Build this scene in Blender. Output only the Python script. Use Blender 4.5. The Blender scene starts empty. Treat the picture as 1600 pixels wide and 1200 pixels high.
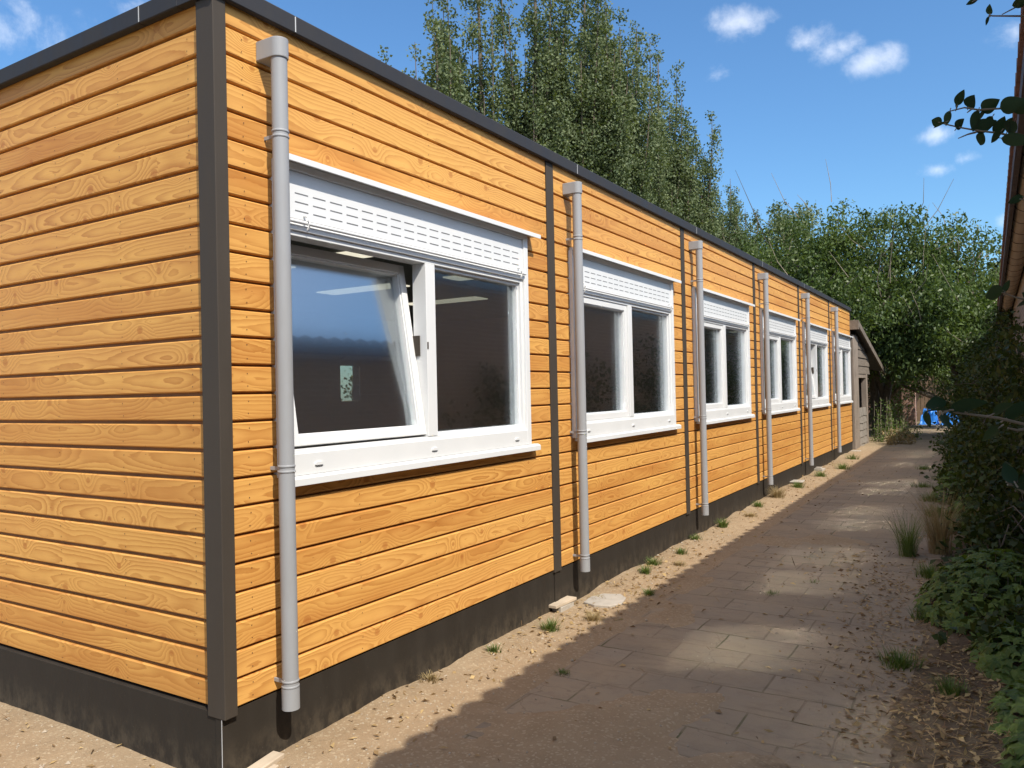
import bpy, math, random
import numpy as np
from mathutils import Vector, Matrix, noise as mnoise

random.seed(7)
RNG = np.random.default_rng(11)
scene = bpy.context.scene

# ------------------------------------------------------------------ camera
cam_data = bpy.data.cameras.new("camera")
cam = bpy.data.objects.new("camera", cam_data)
scene.collection.objects.link(cam)
CAM = Vector((2.8354, -2.2176, 1.3565))
CF = Vector((-0.52313, 0.85219, 0.01006))
CR = Vector((0.85193, 0.52322, -0.02149))
CU = Vector((0.02357, 0.00267, 0.99972))
rm = Matrix((CR, CU, -CF)).transposed().to_4x4()
cam.matrix_world = Matrix.Translation(CAM) @ rm
cam_data.sensor_width = 36.0
cam_data.lens = 1219.03 / 1600 * 36
cam_data.clip_start = 0.02
cam_data.clip_end = 2000
scene.camera = cam

# ------------------------------------------------------------------ sun, sky, exposure
SUN = Vector((1.0, -0.52, 1.27)).normalized()
sun_data = bpy.data.lights.new("sun", 'SUN')
sun_data.energy = 2.75
sun_data.angle = math.radians(0.55)
sun_data.color = (1.0, 0.93, 0.82)
sun = bpy.data.objects.new("sun", sun_data)
sun.rotation_euler = SUN.to_track_quat('Z', 'Y').to_euler()
sun.location = (20, -10, 30)
scene.collection.objects.link(sun)

world = bpy.data.worlds.new("World")
scene.world = world
world.use_nodes = True
wt = world.node_tree
wt.nodes.clear()


class G:
    """small helper for node graphs"""
    def __init__(s, nt): s.nt = nt
    def n(s, t, **kw):
        nd = s.nt.nodes.new(t)
        for k, v in kw.items(): setattr(nd, k, v)
        return nd
    def put(s, sock, v):
        if v is None: return
        if isinstance(v, bpy.types.NodeSocket): s.nt.links.new(v, sock)
        else: sock.default_value = v
    def m(s, op, a, b=None, c=None, clamp=False):
        nd = s.n('ShaderNodeMath', operation=op, use_clamp=clamp)
        s.put(nd.inputs[0], a); s.put(nd.inputs[1], b); s.put(nd.inputs[2], c)
        return nd.outputs[0]
    def v(s, op, a, b=None, scale=None):
        nd = s.n('ShaderNodeVectorMath', operation=op)
        s.put(nd.inputs[0], a); s.put(nd.inputs[1], b)
        if scale is not None: s.put(nd.inputs['Scale'], scale)
        return nd.outputs['Value'] if op in ('DOT_PRODUCT', 'LENGTH', 'DISTANCE') else nd.outputs[0]
    def xyz(s, x=0., y=0., z=0.):
        nd = s.n('ShaderNodeCombineXYZ')
        for i, q in enumerate((x, y, z)): s.put(nd.inputs[i], q)
        return nd.outputs[0]
    def sep(s, vec):
        nd = s.n('ShaderNodeSeparateXYZ'); s.put(nd.inputs[0], vec)
        return nd.outputs
    def noise(s, vec, scale=5., detail=3., rough=.55, dist=0., out='Fac'):
        nd = s.n('ShaderNodeTexNoise'); s.put(nd.inputs['Vector'], vec)
        nd.inputs['Scale'].default_value = scale; nd.inputs['Detail'].default_value = detail
        nd.inputs['Roughness'].default_value = rough; nd.inputs['Distortion'].default_value = dist
        return nd.outputs[out]
    def vor(s, vec, scale=5., feature='F1', out='Distance', rnd=1.0):
        nd = s.n('ShaderNodeTexVoronoi', feature=feature); s.put(nd.inputs['Vector'], vec)
        nd.inputs['Scale'].default_value = scale; nd.inputs['Randomness'].default_value = rnd
        return nd.outputs[out]
    def rng(s, v, a, b, c=0., d=1., smooth=False):
        nd = s.n('ShaderNodeMapRange'); nd.clamp = True
        if smooth: nd.interpolation_type = 'SMOOTHSTEP'
        s.put(nd.inputs[0], v)
        for i, q in zip((1, 2, 3, 4), (a, b, c, d)): s.put(nd.inputs[i], q)
        return nd.outputs[0]
    def mix(s, f, a, b, blend='MIX'):
        nd = s.n('ShaderNodeMix', data_type='RGBA', blend_type=blend)
        s.put(nd.inputs[0], f)
        for i, q in ((6, a), (7, b)):
            if not isinstance(q, bpy.types.NodeSocket): q = (*q[:3], 1.)
            s.put(nd.inputs[i], q)
        return nd.outputs[2]
    def obj(s): return s.n('ShaderNodeTexCoord').outputs['Object']
    def bump(s, h, strength=.3, dist=.01):
        nd = s.n('ShaderNodeBump'); s.put(nd.inputs['Height'], h)
        nd.inputs['Strength'].default_value = strength; nd.inputs['Distance'].default_value = dist
        return nd.outputs[0]


def make_sky():
    g = G(wt)
    sky = g.n('ShaderNodeTexSky')
    sky.sky_type = 'NISHITA'
    sky.sun_disc = False
    sky.sun_elevation = math.asin(SUN.z)
    sky.sun_rotation = math.atan2(SUN.x, SUN.y)
    sky.air_density = 1.25; sky.dust_density = .35; sky.ozone_density = 2.6
    d = g.n('ShaderNodeTexCoord').outputs['Generated']
    nz = g.noise(d, 13., 6., .62, .4)
    nz2 = g.noise(d, 45., 5., .6)
    dens = None
    # small fair-weather clouds: direction (x,y,z), radius, weight
    for (dx, dy, dz, r, w) in CLOUDS:
        c = Vector((dx, dy, dz)).normalized()
        diff = g.v('SUBTRACT', d, tuple(c))
        sq = g.v('MULTIPLY', diff, (1., 1., 1.9))
        q = g.m('DIVIDE', g.v('LENGTH', sq), r)
        k = g.m('MULTIPLY', g.m('SUBTRACT', 1., q, clamp=True), w)
        dens = k if dens is None else g.m('MAXIMUM', dens, k)
    a = g.m('ADD', g.m('MULTIPLY', dens, 1.25), g.m('MULTIPLY', g.m('SUBTRACT', nz, .5), 2.1))
    a = g.m('ADD', a, g.m('MULTIPLY', g.m('SUBTRACT', nz2, .5), .9))
    edge = g.rng(dens, 0., .25, 0., 1., True)
    a = g.m('MULTIPLY', g.rng(a, .22, 1.35, 0., .52, True), edge)
    tint = g.mix(1., sky.outputs[0], (.285, .42, .535), 'MULTIPLY')
    # bright haze glow around the sun, added out of view to lift ambient light
    glow = g.rng(g.v('DOT_PRODUCT', d, tuple(SUN)), .12, .97, 0., 1., True)
    tint = g.mix(g.m('MULTIPLY', glow, .36), tint, (8.0, 7.7, 7.4))
    col = g.mix(a, tint, (4.3, 4.4, 4.6))
    bg = g.n('ShaderNodeBackground')
    g.put(bg.inputs[0], col); bg.inputs[1].default_value = .15
    o = g.n('ShaderNodeOutputWorld')
    wt.links.new(bg.outputs[0], o.inputs[0])


CLOUDS = []
for (dx, dy, dz, r, w) in [(-.2608, 1.0014, .4662, .065, .9), (-.1904, 1.0459, .4380, .06, .75), (-.166, 1.061, .425, .05, .8),
                           (-.149, 1.069, .43, .05, .7), (-.121, 1.086, .410, .06, .9),
                           (-.285, .985, .40, .035, .6), (-.052, 1.122, .313, .035, .75), (-.052, 1.122, .269, .035, .7),
                           (-.02, 1.14, .282, .03, .7), (.037, 1.167, .204, .035, .8), (.05, 1.17, .44, .07, .62),
                           (-.95, .62, .50, .10, .62), (-1.05, .50, .47, .11, .6), (.06, 1.18, .48, .06, .65)]:
    CLOUDS.append((dx, dy, dz, r * .78, w))
make_sky()

scene.view_settings.view_transform = 'Standard'
scene.view_settings.look = 'None'
scene.view_settings.gamma = 1.0
scene.view_settings.exposure = 1.12
scene.cycles.blur_glossy = 0.0
scene.cycles.max_bounces = 10
scene.cycles.transparent_max_bounces = 24
scene.cycles.sample_clamp_indirect = 200.0

# ------------------------------------------------------------------ object helpers
COL = scene.collection


def tag(o, label=None, cat=None, group=None, kind=None):
    if label: o['label'] = label
    if cat: o['category'] = cat
    if group: o['group'] = group
    if kind: o['kind'] = kind
    return o


def empty(name, loc=(0, 0, 0)):
    o = bpy.data.objects.new(name, None)
    o.empty_display_size = .2
    o.location = loc
    COL.objects.link(o)
    return o


def copy_tree(o, parent=None):
    c = o.copy(); COL.objects.link(c)
    if parent is not None: c.parent = parent
    for ch in list(o.children): copy_tree(ch, c)
    return c


class MB:
    """collects shapes, builds ONE mesh object"""
    def __init__(s): s.v = []; s.f = []; s.mi = []; s.uv = []; s.uv2 = []; s.sm = []
    def add(s, vs, fs, m=0, uvs=None, uv2=None, smooth=False):
        b = len(s.v); s.v.extend([tuple(q) for q in vs])
        for i, f in enumerate(fs):
            s.f.append([b + k for k in f]); s.mi.append(m[i] if isinstance(m, list) else m); s.sm.append(smooth)
            s.uv.append(uvs[i] if uvs else None); s.uv2.append(uv2)
    def box(s, x0, x1, y0, y1, z0, z1, m=0):
        vs = [(x, y, z) for x in (x0, x1) for y in (y0, y1) for z in (z0, z1)]
        s.add(vs, [(0, 1, 3, 2), (4, 6, 7, 5), (0, 4, 5, 1), (2, 3, 7, 6), (0, 2, 6, 4), (1, 5, 7, 3)], m)
    def tube(s, pts, radii, n=8, m=0, caps=True, smooth=True):
        pts = [Vector(p) for p in pts]; vs = []; fs = []
        for i, p in enumerate(pts):
            t = (pts[min(i + 1, len(pts) - 1)] - pts[max(i - 1, 0)])
            t = t.normalized() if t.length > 1e-9 else Vector((0, 0, 1))
            a = t.cross(Vector((0, 0, 1)))
            if a.length < .05: a = t.cross(Vector((0, 1, 0)))
            a.normalize(); b = t.cross(a)
            for k in range(n):
                w = 2 * math.pi * k / n
                vs.append(p + (a * math.cos(w) + b * math.sin(w)) * radii[i])
        for i in range(len(pts) - 1):
            for k in range(n):
                fs.append((i * n + k, i * n + (k + 1) % n, (i + 1) * n + (k + 1) % n, (i + 1) * n + k))
        s.add(vs, fs, m, smooth=smooth)
        if caps:
            s.add(vs[:n], [tuple(range(n))], m); s.add(vs[-n:], [tuple(reversed(range(n)))], m)
    def prism(s, poly, axis, a, b, m=0):
        """poly in the other two axes (in order), extruded along axis from a to b"""
        def P(q, t):
            if axis == 'x': return (t, q[0], q[1])
            if axis == 'y': return (q[0], t, q[1])
            return (q[0], q[1], t)
        n = len(poly)
        vs = [P(q, a) for q in poly] + [P(q, b) for q in poly]
        fs = [(i, (i + 1) % n, n + (i + 1) % n, n + i) for i in range(n)] + [tuple(range(n - 1, -1, -1)), tuple(range(n, 2 * n))]
        s.add(vs, fs, m)
    def build(s, name, mats, parent=None, bevel=0., fix=True):
        me = bpy.data.meshes.new(name)
        me.from_pydata(s.v, [], s.f)
        if not isinstance(mats, (list, tuple)): mats = [mats]
        for q in mats: me.materials.append(q)
        me.polygons.foreach_set('material_index', s.mi)
        me.polygons.foreach_set('use_smooth', s.sm)
        if any(u is not None for u in s.uv):
            l1 = me.uv_layers.new(name='grain'); l2 = me.uv_layers.new(name='ids')
            k = 0
            for f, u, w in zip(s.f, s.uv, s.uv2):
                for j in range(len(f)):
                    if u is not None: l1.data[k].uv = u[j]
                    if w is not None: l2.data[k].uv = w
                    k += 1
        me.update()
        if fix:
            import bmesh
            bm = bmesh.new(); bm.from_mesh(me)
            bmesh.ops.recalc_face_normals(bm, faces=bm.faces)
            bm.to_mesh(me); bm.free()
        o = bpy.data.objects.new(name, me); COL.objects.link(o)
        if parent is not None: o.parent = parent
        if bevel:
            md = o.modifiers.new('bevel', 'BEVEL'); md.width = bevel; md.segments = 2
            md.limit_method = 'ANGLE'; md.angle_limit = math.radians(40)
        return o


# ------------------------------------------------------------------ materials
def new_mat(name):
    m = bpy.data.materials.new(name); m.use_nodes = True
    nt = m.node_tree; nt.nodes.clear()
    g = G(nt)
    p = g.n('ShaderNodeBsdfPrincipled'); o = g.n('ShaderNodeOutputMaterial')
    nt.links.new(p.outputs[0], o.inputs[0])
    return m, g, p, o


def simple(name, c1, c2, scale=6., rough=.5, rough2=None, bump=.0, bscale=60., bdist=.003, metal=0., detail=4., stretch=None, spec=.5):
    m, g, p, o = new_mat(name)
    v = g.obj()
    if stretch: v = g.v('MULTIPLY', v, stretch)
    f = g.rng(g.noise(v, scale, detail, .6), .3, .7)
    g.put(p.inputs['Base Color'], g.mix(f, c1, c2))
    g.put(p.inputs['Roughness'], g.rng(g.noise(v, scale * 2.3, 3.), .3, .7, rough, rough2 if rough2 else rough + .12))
    p.inputs['Metallic'].default_value = metal
    p.inputs['Specular IOR Level'].default_value = spec
    if bump: g.put(p.inputs['Normal'], g.bump(g.noise(v, bscale, 4., .6), bump, bdist))
    return m


def wood_cladding():
    m, g, p, o = new_mat('stained_larch_boards')
    uv = g.n('ShaderNodeUVMap', uv_map='grain').outputs[0]
    ids = g.n('ShaderNodeUVMap', uv_map='ids').outputs[0]
    U, V, _ = g.sep(uv); I, J, _ = g.sep(ids)
    off = g.m('MULTIPLY', I, 61.)
    u = g.m('ADD', U, off)
    # pith depth wanders along the board -> cathedral figure
    dn = g.noise(g.xyz(g.m('MULTIPLY', u, .95), off, 1.3), 1., 2., .5)
    d = g.m('MULTIPLY', g.rng(dn, .3, .72), .085)
    vn = g.noise(g.xyz(g.m('MULTIPLY', u, .55), off, 7.7), 1., 1., .5)
    v0 = g.m('ADD', g.m('MULTIPLY', g.m('SUBTRACT', vn, .5), .16), g.m('MULTIPLY', g.m('SUBTRACT', J, .5), .07))
    wob = g.noise(g.xyz(g.m('MULTIPLY', u, 2.6), g.m('MULTIPLY', V, 16.), off), 1., 4., .6)
    # knots
    kv = g.xyz(g.m('MULTIPLY', u, 2.6), g.m('ADD', g.m('MULTIPLY', V, 7.0), g.m('MULTIPLY', I, 23.)), 0.)
    vt = g.n('ShaderNodeTexVoronoi', feature='F1', voronoi_dimensions='2D'); g.put(vt.inputs['Vector'], kv)
    vt.inputs['Scale'].default_value = 1.0; vt.inputs['Randomness'].default_value = .9
    kc = g.sep(vt.outputs['Color'])
    has = g.rng(kc[0], .52, .56)
    pos = vt.outputs['Position']
    dv = g.v('SUBTRACT', kv, pos)
    dx, dy, _ = g.sep(dv)
    ex = g.m('DIVIDE', dx, 2.6); ey = g.m('DIVIDE', dy, 7.0)
    dist = g.m('SQRT', g.m('ADD', g.m('POWER', ex, 2.), g.m('POWER', g.m('MULTIPLY', ey, 1.15), 2.)))
    big = g.m('ADD', .016, g.m('MULTIPLY', kc[1], .022))
    gau = g.m('POWER', 2.718, g.m('MULTIPLY', g.m('POWER', g.m('DIVIDE', dist, g.m('MULTIPLY', big, 2.6)), 2.), -1.))
    kb = g.m('MULTIPLY', g.m('MULTIPLY', gau, has), .05)
    R = g.m('SQRT', g.m('ADD', g.m('POWER', g.m('SUBTRACT', V, v0), 2.), g.m('POWER', d, 2.)))
    R = g.m('ADD', R, g.m('ADD', kb, g.m('MULTIPLY', wob, .026)))
    fr = g.m('FRACT', g.m('DIVIDE', R, .0155))
    late = g.m('MULTIPLY', g.m('POWER', fr, 1.6), g.rng(fr, .93, 1., 1., 0.))
    fine = g.noise(g.xyz(g.m('MULTIPLY', u, 9.), g.m('MULTIPLY', V, 420.), off), 1., 2.)
    con = g.rng(g.noise(g.xyz(g.m('MULTIPLY', u, 1.1), g.m('MULTIPLY', V, 9.), off), 1., 2.), .3, .7, .45, 1.)
    late = g.m('MULTIPLY', late, con)
    light = g.mix(J, (.69, .37, .108), (.51, .225, .055))
    light = g.mix(g.rng(g.noise(g.xyz(g.m('MULTIPLY', u, .8), g.m('MULTIPLY', V, 5.), off), 1., 3.), .35, .7), light, (.70, .385, .105))
    col = g.mix(g.m('MULTIPLY', late, .82), light, (.345, .120, .022))
    col = g.mix(g.m('MULTIPLY', g.rng(fine, .4, .75), .20), col, (.42, .17, .04))
    core = g.m('MULTIPLY', g.rng(g.m('DIVIDE', dist, big), .35, .75, 1., 0., True), has)
    col = g.mix(g.m('MULTIPLY', core, .6), col, (.36, .125, .03))
    ring = g.m('MULTIPLY', g.rng(g.m('ABSOLUTE', g.m('SUBTRACT', g.m('DIVIDE', dist, big), .62)), 0., .14, 1., 0.), has)
    col = g.mix(g.m('MULTIPLY', ring, .4), col, (.30, .09, .02))
    # resin specks
    sp = g.vor(g.xyz(g.m('MULTIPLY', u, 7.), g.m('ADD', g.m('MULTIPLY', V, 24.), off), 0.), 1.)
    col = g.mix(g.m('MULTIPLY', g.rng(sp, .03, .06, 1., 0.), .55), col, (.22, .07, .02))
    g.put(p.inputs['Base Color'], col)
    g.put(p.inputs['Roughness'], g.rng(late, 0., 1., .50, .38))
    p.inputs['Specular IOR Level'].default_value = .16
    h = g.m('ADD', g.m('MULTIPLY', late, .5), g.m('MULTIPLY', fine, .25))
    g.put(p.inputs['Normal'], g.bump(h, .25, .0008))
    return m


def glass_mat(name, base, rough, tint=(.80, .85, .84)):
    m = bpy.data.materials.new(name); m.use_nodes = True
    nt = m.node_tree; nt.nodes.clear(); g = G(nt)
    tr = g.n('ShaderNodeBsdfTransparent'); tr.inputs[0].default_value = (*tint, 1)
    gl = g.n('ShaderNodeBsdfGlossy'); gl.inputs[0].default_value = (.92, .95, 1., 1); gl.inputs['Roughness'].default_value = rough
    lw = g.n('ShaderNodeLayerWeight'); lw.inputs[0].default_value = .5
    f = g.m('ADD', base, g.m('MULTIPLY', g.m('POWER', lw.outputs['Facing'], 3.4), .8))
    nz = g.noise(g.obj(), 1.1, 1., .4)
    nb = g.bump(nz, .06, .01); nt.links.new(nb, gl.inputs['Normal'])
    mx = g.n('ShaderNodeMixShader'); g.put(mx.inputs[0], f)
    nt.links.new(tr.outputs[0], mx.inputs[1]); nt.links.new(gl.outputs[0], mx.inputs[2])
    o = g.n('ShaderNodeOutputMaterial'); nt.links.new(mx.outputs[0], o.inputs[0])
    return m


def leaf_mat(name, c_dark, c_light, transl=.35, rough=.45, tint=(1.2, 1.25, .45)):
    m, g, p, o = new_mat(name)
    a = g.n('ShaderNodeAttribute', attribute_name='tone').outputs['Fac']
    col = g.mix(a, c_dark, c_light)
    g.put(p.inputs['Base Color'], col)
    p.inputs['Roughness'].default_value = rough
    p.inputs['Specular IOR Level'].default_value = .28
    t = g.n('ShaderNodeBsdfTranslucent')
    g.put(t.inputs[0], g.mix(1., col, tint, 'MULTIPLY'))
    mx = g.n('ShaderNodeMixShader'); mx.inputs[0].default_value = transl
    g.nt.links.new(p.outputs[0], mx.inputs[1]); g.nt.links.new(t.outputs[0], mx.inputs[2])
    g.nt.links.new(mx.outputs[0], o.inputs[0])
    return m


def brick_mat(name, c1, c2, mortar, bw=.21, rh=.0625, axis='yz', rough=.9):
    m, g, p, o = new_mat(name)
    X, Y, Z = g.sep(g.obj())
    vec = g.xyz(Y if axis == 'yz' else X, Z, 0.)
    b = g.n('ShaderNodeTexBrick'); g.put(b.inputs['Vector'], vec)
    b.inputs['Scale'].default_value = 1.; b.inputs['Brick Width'].default_value = bw
    b.inputs['Row Height'].default_value = rh; b.inputs['Mortar Size'].default_value = .006
    b.inputs['Mortar Smooth'].default_value = .3
    b.inputs['Color1'].default_value = (*c1, 1); b.inputs['Color2'].default_value = (*c2, 1)
    b.inputs['Mortar'].default_value = (*mortar, 1)
    nz = g.noise(g.obj(), 9., 5.)
    g.put(p.inputs['Base Color'], g.mix(g.rng(nz, .3, .75, 0., .45), b.outputs['Color'], tuple(q * .55 for q in c1)))
    p.inputs['Roughness'].default_value = rough
    h = g.m('SUBTRACT', g.m('MULTIPLY', g.noise(g.obj(), 70., 3.), .25), b.outputs['Fac'])
    g.put(p.inputs['Normal'], g.bump(h, .6, .006))
    return m


def ground_mat():
    m, g, p, o = new_mat('sandy_soil')
    v = g.obj()
    X, Y, Z = g.sep(v)
    big = g.noise(v, 1.1, 5., .62)
    mid = g.noise(v, 7., 5., .65)
    fin = g.noise(v, 90., 4., .7)
    grit = g.vor(v, 85., out='Color')
    gr = g.sep(grit)[0]
    sand = g.mix(g.rng(big, .3, .7), (.29, .205, .122), (.355, .262, .165))
    sand = g.mix(g.rng(mid, .45, .75, 0., .35), sand, (.21, .145, .085))
    sand = g.mix(g.rng(gr, .80, .96, 0., .55), sand, (.46, .37, .25))
    sand = g.mix(g.rng(fin, .55, .8, 0., .35), sand, (.20, .15, .10))
    # planting strip along the brick house: dark humus (real soil boundary with a ragged edge)
    e = g.m('ADD', X, g.m('ADD', g.m('MULTIPLY', g.m('SUBTRACT', mid, .5), .9), g.m('MULTIPLY', g.m('SUBTRACT', big, .5), 1.1)))
    hum = g.mix(g.rng(fin, .3, .7), (.055, .038, .024), (.12, .085, .052))
    col = g.mix(g.rng(e, 2.05, 2.5, 0., .88), sand, hum)
    # mossy, weedy far end
    e2 = g.m('ADD', Y, g.m('MULTIPLY', g.m('SUBTRACT', big, .5), 8.))
    col = g.mix(g.rng(e2, 19., 24., 0., .7), col, (.13, .12, .065))
    g.put(p.inputs['Base Color'], col)
    p.inputs['Roughness'].default_value = .95
    p.inputs['Specular IOR Level'].default_value = .15
    h = g.m('ADD', g.m('MULTIPLY', fin, .5), g.m('ADD', g.m('MULTIPLY', mid, 1.2), g.m('MULTIPLY', gr, .35)))
    g.put(p.inputs['Normal'], g.bump(h, .8, .012))
    return m


def slab_mat():
    m, g, p, o = new_mat('concrete_slabs')
    v = g.obj()
    X, Y, Z = g.sep(v)
    wv = g.noise(v, 2., 2.)
    vec = g.xyz(g.m('ADD', X, g.m('MULTIPLY', wv, .03)), g.m('ADD', Y, g.m('MULTIPLY', wv, .03)), 0.)
    b = g.n('ShaderNodeTexBrick'); g.put(b.inputs['Vector'], vec)
    b.inputs['Scale'].default_value = 1.; b.inputs['Brick Width'].default_value = .44; b.inputs['Row Height'].default_value = .30
    b.inputs['Mortar Size'].default_value = .006; b.inputs['Mortar Smooth'].default_value = .25
    b.inputs['Color1'].default_value = (.215, .172, .125, 1); b.inputs['Color2'].default_value = (.285, .230, .168, 1)
    b.inputs['Mortar'].default_value = (.165, .128, .088, 1)
    big = g.noise(v, 1.6, 5., .65); mid = g.noise(v, 11., 5., .65); fin = g.noise(v, 120., 3., .7)
    col = g.mix(g.rng(big, .36, .64, 0., .92), b.outputs['Color'], (.315, .24, .158))
    col = g.mix(g.rng(mid, .5, .72, 0., .6), col, (.235, .175, .12))
    col = g.mix(g.rng(fin, .58, .8, 0., .45), col, (.16, .12, .085))
    drag = g.noise(g.v('MULTIPLY', v, (1.2, 6., 1.)), 1.6, 5., .65)
    col = g.mix(g.rng(drag, .56, .76, 0., .55), col, (.115, .085, .058))
    moss = g.m('MULTIPLY', g.rng(b.outputs['Fac'], .3, .9), g.rng(g.noise(v, 2.7, 3.), .5, .65))
    col = g.mix(g.m('MULTIPLY', moss, .7), col, (.075, .085, .03))
    cr = g.vor(g.v('ADD', v, g.v('SCALE', g.noise(v, 5., 3., out='Color'), scale=.25)), 1.1, 'DISTANCE_TO_EDGE')
    col = g.mix(g.rng(cr, 0., .006, .35, 0.), col, (.11, .085, .06))
    g.put(p.inputs['Base Color'], col)
    p.inputs['Roughness'].default_value = .92
    p.inputs['Specular IOR Level'].default_value = .2
    h = g.m('SUBTRACT', g.m('ADD', g.m('MULTIPLY', fin, .3), g.m('MULTIPLY', mid, .6)), g.m('MULTIPLY', b.outputs['Fac'], 1.3))
    g.put(p.inputs['Normal'], g.bump(h, .7, .010))
    return m


def grey_wood(name, c1, c2, along='y'):
    m, g, p, o = new_mat(name)
    st = {'y': (30., 2., 30.), 'z': (30., 30., 2.)}[along]
    v = g.v('MULTIPLY', g.obj(), st)
    f = g.noise(v, 1.2, 5., .65)
    f2 = g.noise(g.obj(), 3., 4.)
    c = g.mix(g.rng(f, .3, .7), c1, c2)
    c = g.mix(g.rng(f2, .45, .75, 0., .5), c, tuple(q * .5 for q in c1))
    g.put(p.inputs['Base Color'], c)
    p.inputs['Roughness'].default_value = .85
    g.put(p.inputs['Normal'], g.bump(f, .5, .004))
    return m


def dusty(name, base, dust, rough=.5, spots=True):
    m, g, p, o = new_mat(name)
    v = g.obj()
    st = g.noise(g.v('MULTIPLY', v, (1., 1., .25)), 7., 5., .65)
    c = g.mix(g.rng(st, .45, .78, 0., .5), base, dust)
    if spots:
        sp = g.vor(v, 26.)
        c = g.mix(g.rng(sp, .03, .075, .65, 0.), c, tuple(min(1, q * 2.2) for q in dust))
    g.put(p.inputs['Base Color'], c)
    g.put(p.inputs['Roughness'], g.rng(st, .3, .7, rough, rough + .25))
    p.inputs['Specular IOR Level'].default_value = .3
    g.put(p.inputs['Normal'], g.bump(g.noise(v, 3., 2.), .15, .004))
    return m


def emit(name, col, s):
    m, g, p, o = new_mat(name)
    p.inputs['Base Color'].default_value = (.8, .8, .75, 1)
    p.inputs['Emission Color'].default_value = (*col, 1)
    p.inputs['Emission Strength'].default_value = s
    return m


M_WOOD = wood_cladding()
M_GLASS = glass_mat('window_glass', .09, 0., (.94, .97, .96))
M_COAT = glass_mat('coated_inner_glass', .46, .14, (.60, .64, .63))
M_DARK = dusty('anthracite_metal', (.050, .040, .031), (.066, .053, .041), .55, False)
M_COPING = dusty('anthracite_coping', (.028, .028, .032), (.040, .039, .040), .55, False)
M_PLINTH = dusty('dark_plinth_board', (.024, .019, .014), (.040, .032, .023), .65)
def splash(m, z0, z1, col):
    g = G(m.node_tree)
    p = [n for n in m.node_tree.nodes if n.type == 'BSDF_PRINCIPLED'][0]
    src = p.inputs['Base Color'].links[0].from_socket
    v = g.obj(); Z = g.sep(v)[2]
    nz = g.noise(g.v('MULTIPLY', v, (1., 1., .6)), 16., 5., .7)
    f = g.m('MULTIPLY', g.rng(Z, z0, z1, 1., 0.), g.rng(nz, .42, .62))
    sc = g.vor(g.v('MULTIPLY', v, (3., 3., 9.)), 3.2, 'DISTANCE_TO_EDGE')
    f = g.m('MAXIMUM', f, g.m('MULTIPLY', g.rng(sc, 0., .006, .5, 0.), g.rng(g.noise(v, 2.2, 2.), .6, .7)))
    g.put(p.inputs['Base Color'], g.mix(g.m('MULTIPLY', f, .28), src, col))


splash(M_PLINTH, -.36, -.12, (.25, .195, .13))
M_SEAM = simple('pale_seam', (.55, .55, .55), (.45, .45, .45))
M_WHITE = simple('white_upvc', (.70, .70, .69), (.66, .665, .66), 3., .28, .4)
M_SLOT = simple('vent_slot_dark', (.17, .17, .175), (.13, .13, .13))
M_PIPE = dusty('grey_pvc', (.295, .30, .31), (.225, .215, .20), .38, False)
M_CORE = simple('breather_membrane', (.03, .028, .026), (.02, .02, .02))
M_ROOF = simple('roof_felt', (.06, .06, .065), (.09, .09, .09), 4., .8)
M_ROOM = simple('room_plaster', (.42, .42, .41), (.38, .38, .37), 2., .8)
M_FLOOR_IN = simple('room_floor', (.30, .29, .27), (.26, .25, .24), 3., .5)
M_LAMP = emit('ceiling_light_panel', (1., .93, .72), .40)
M_GROOVE_SHADE = simple('groove_shade_tongue', (.30, .135, .045), (.22, .095, .03), 5., .6)  # groove backs coloured darker than the boards to paint in groove shade
M_NAIL = simple('nail_head', (.10, .045, .02), (.07, .03, .015))
M_BRICK = brick_mat('old_brown_brick', (.32, .255, .195), (.26, .21, .165), (.42, .39, .33))
M_BRICK_X = brick_mat('pale_red_brick', (.36, .20, .14), (.29, .16, .12), (.40, .36, .31), axis='xz')
M_TILE = simple('clay_pantile', (.17, .075, .048), (.105, .052, .038), 5., .75, bump=.3)
M_FASCIA = simple('dark_fascia', (.075, .058, .060), (.05, .04, .042), 8., .6)
M_GUTTER = simple('weathered_zinc', (.40, .34, .27), (.32, .27, .215), 6., .6)
M_SOIL = ground_mat()
M_SLAB = slab_mat()
M_SHED = grey_wood('weathered_grey_boards', (.125, .100, .076), (.20, .165, .13))
M_SHEDP = grey_wood('weathered_post', (.20, .16, .125), (.28, .23, .185), 'z')
M_SHINGLE = grey_wood('weathered_shingle', (.20, .175, .145), (.28, .25, .215), 'z')
M_FENCE = grey_wood('brown_fence_boards', (.15, .095, .058), (.21, .135, .08), 'z')
M_BLOCK = simple('concrete_block', (.33, .295, .25), (.42, .38, .32), 14., .9, bump=.6, bscale=80.)
M_PLANK = grey_wood('pale_plank', (.48, .38, .27), (.58, .48, .36))
M_TARP = simple('blue_tarpaulin', (.02, .17, .62), (.03, .24, .70), 5., .35, bump=.5, bscale=9., bdist=.03)
M_BARK = simple('bark', (.095, .075, .055), (.16, .13, .10), 14., .9, bump=.7, bscale=25., bdist=.02)
M_TWIG = simple('bare_twig', (.30, .25, .19), (.20, .165, .12), 10., .8)
M_POP = leaf_mat('poplar_leaf', (.062, .094, .040), (.185, .220, .108), .27, .6)
M_TREE = leaf_mat('arching_tree_leaf', (.040, .070, .020), (.135, .185, .055), .36, .42)
M_YEL = leaf_mat('yellow_green_leaf', (.07, .10, .02), (.15, .17, .045), .35)
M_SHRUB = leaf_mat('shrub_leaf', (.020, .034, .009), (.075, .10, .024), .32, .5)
M_GERAN = leaf_mat('broad_lobed_leaf', (.055, .095, .016), (.14, .195, .036), .32, .5)
M_SPRIG = leaf_mat('dark_glossy_leaf', (.022, .050, .030), (.05, .085, .045), .25, .3)
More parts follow.
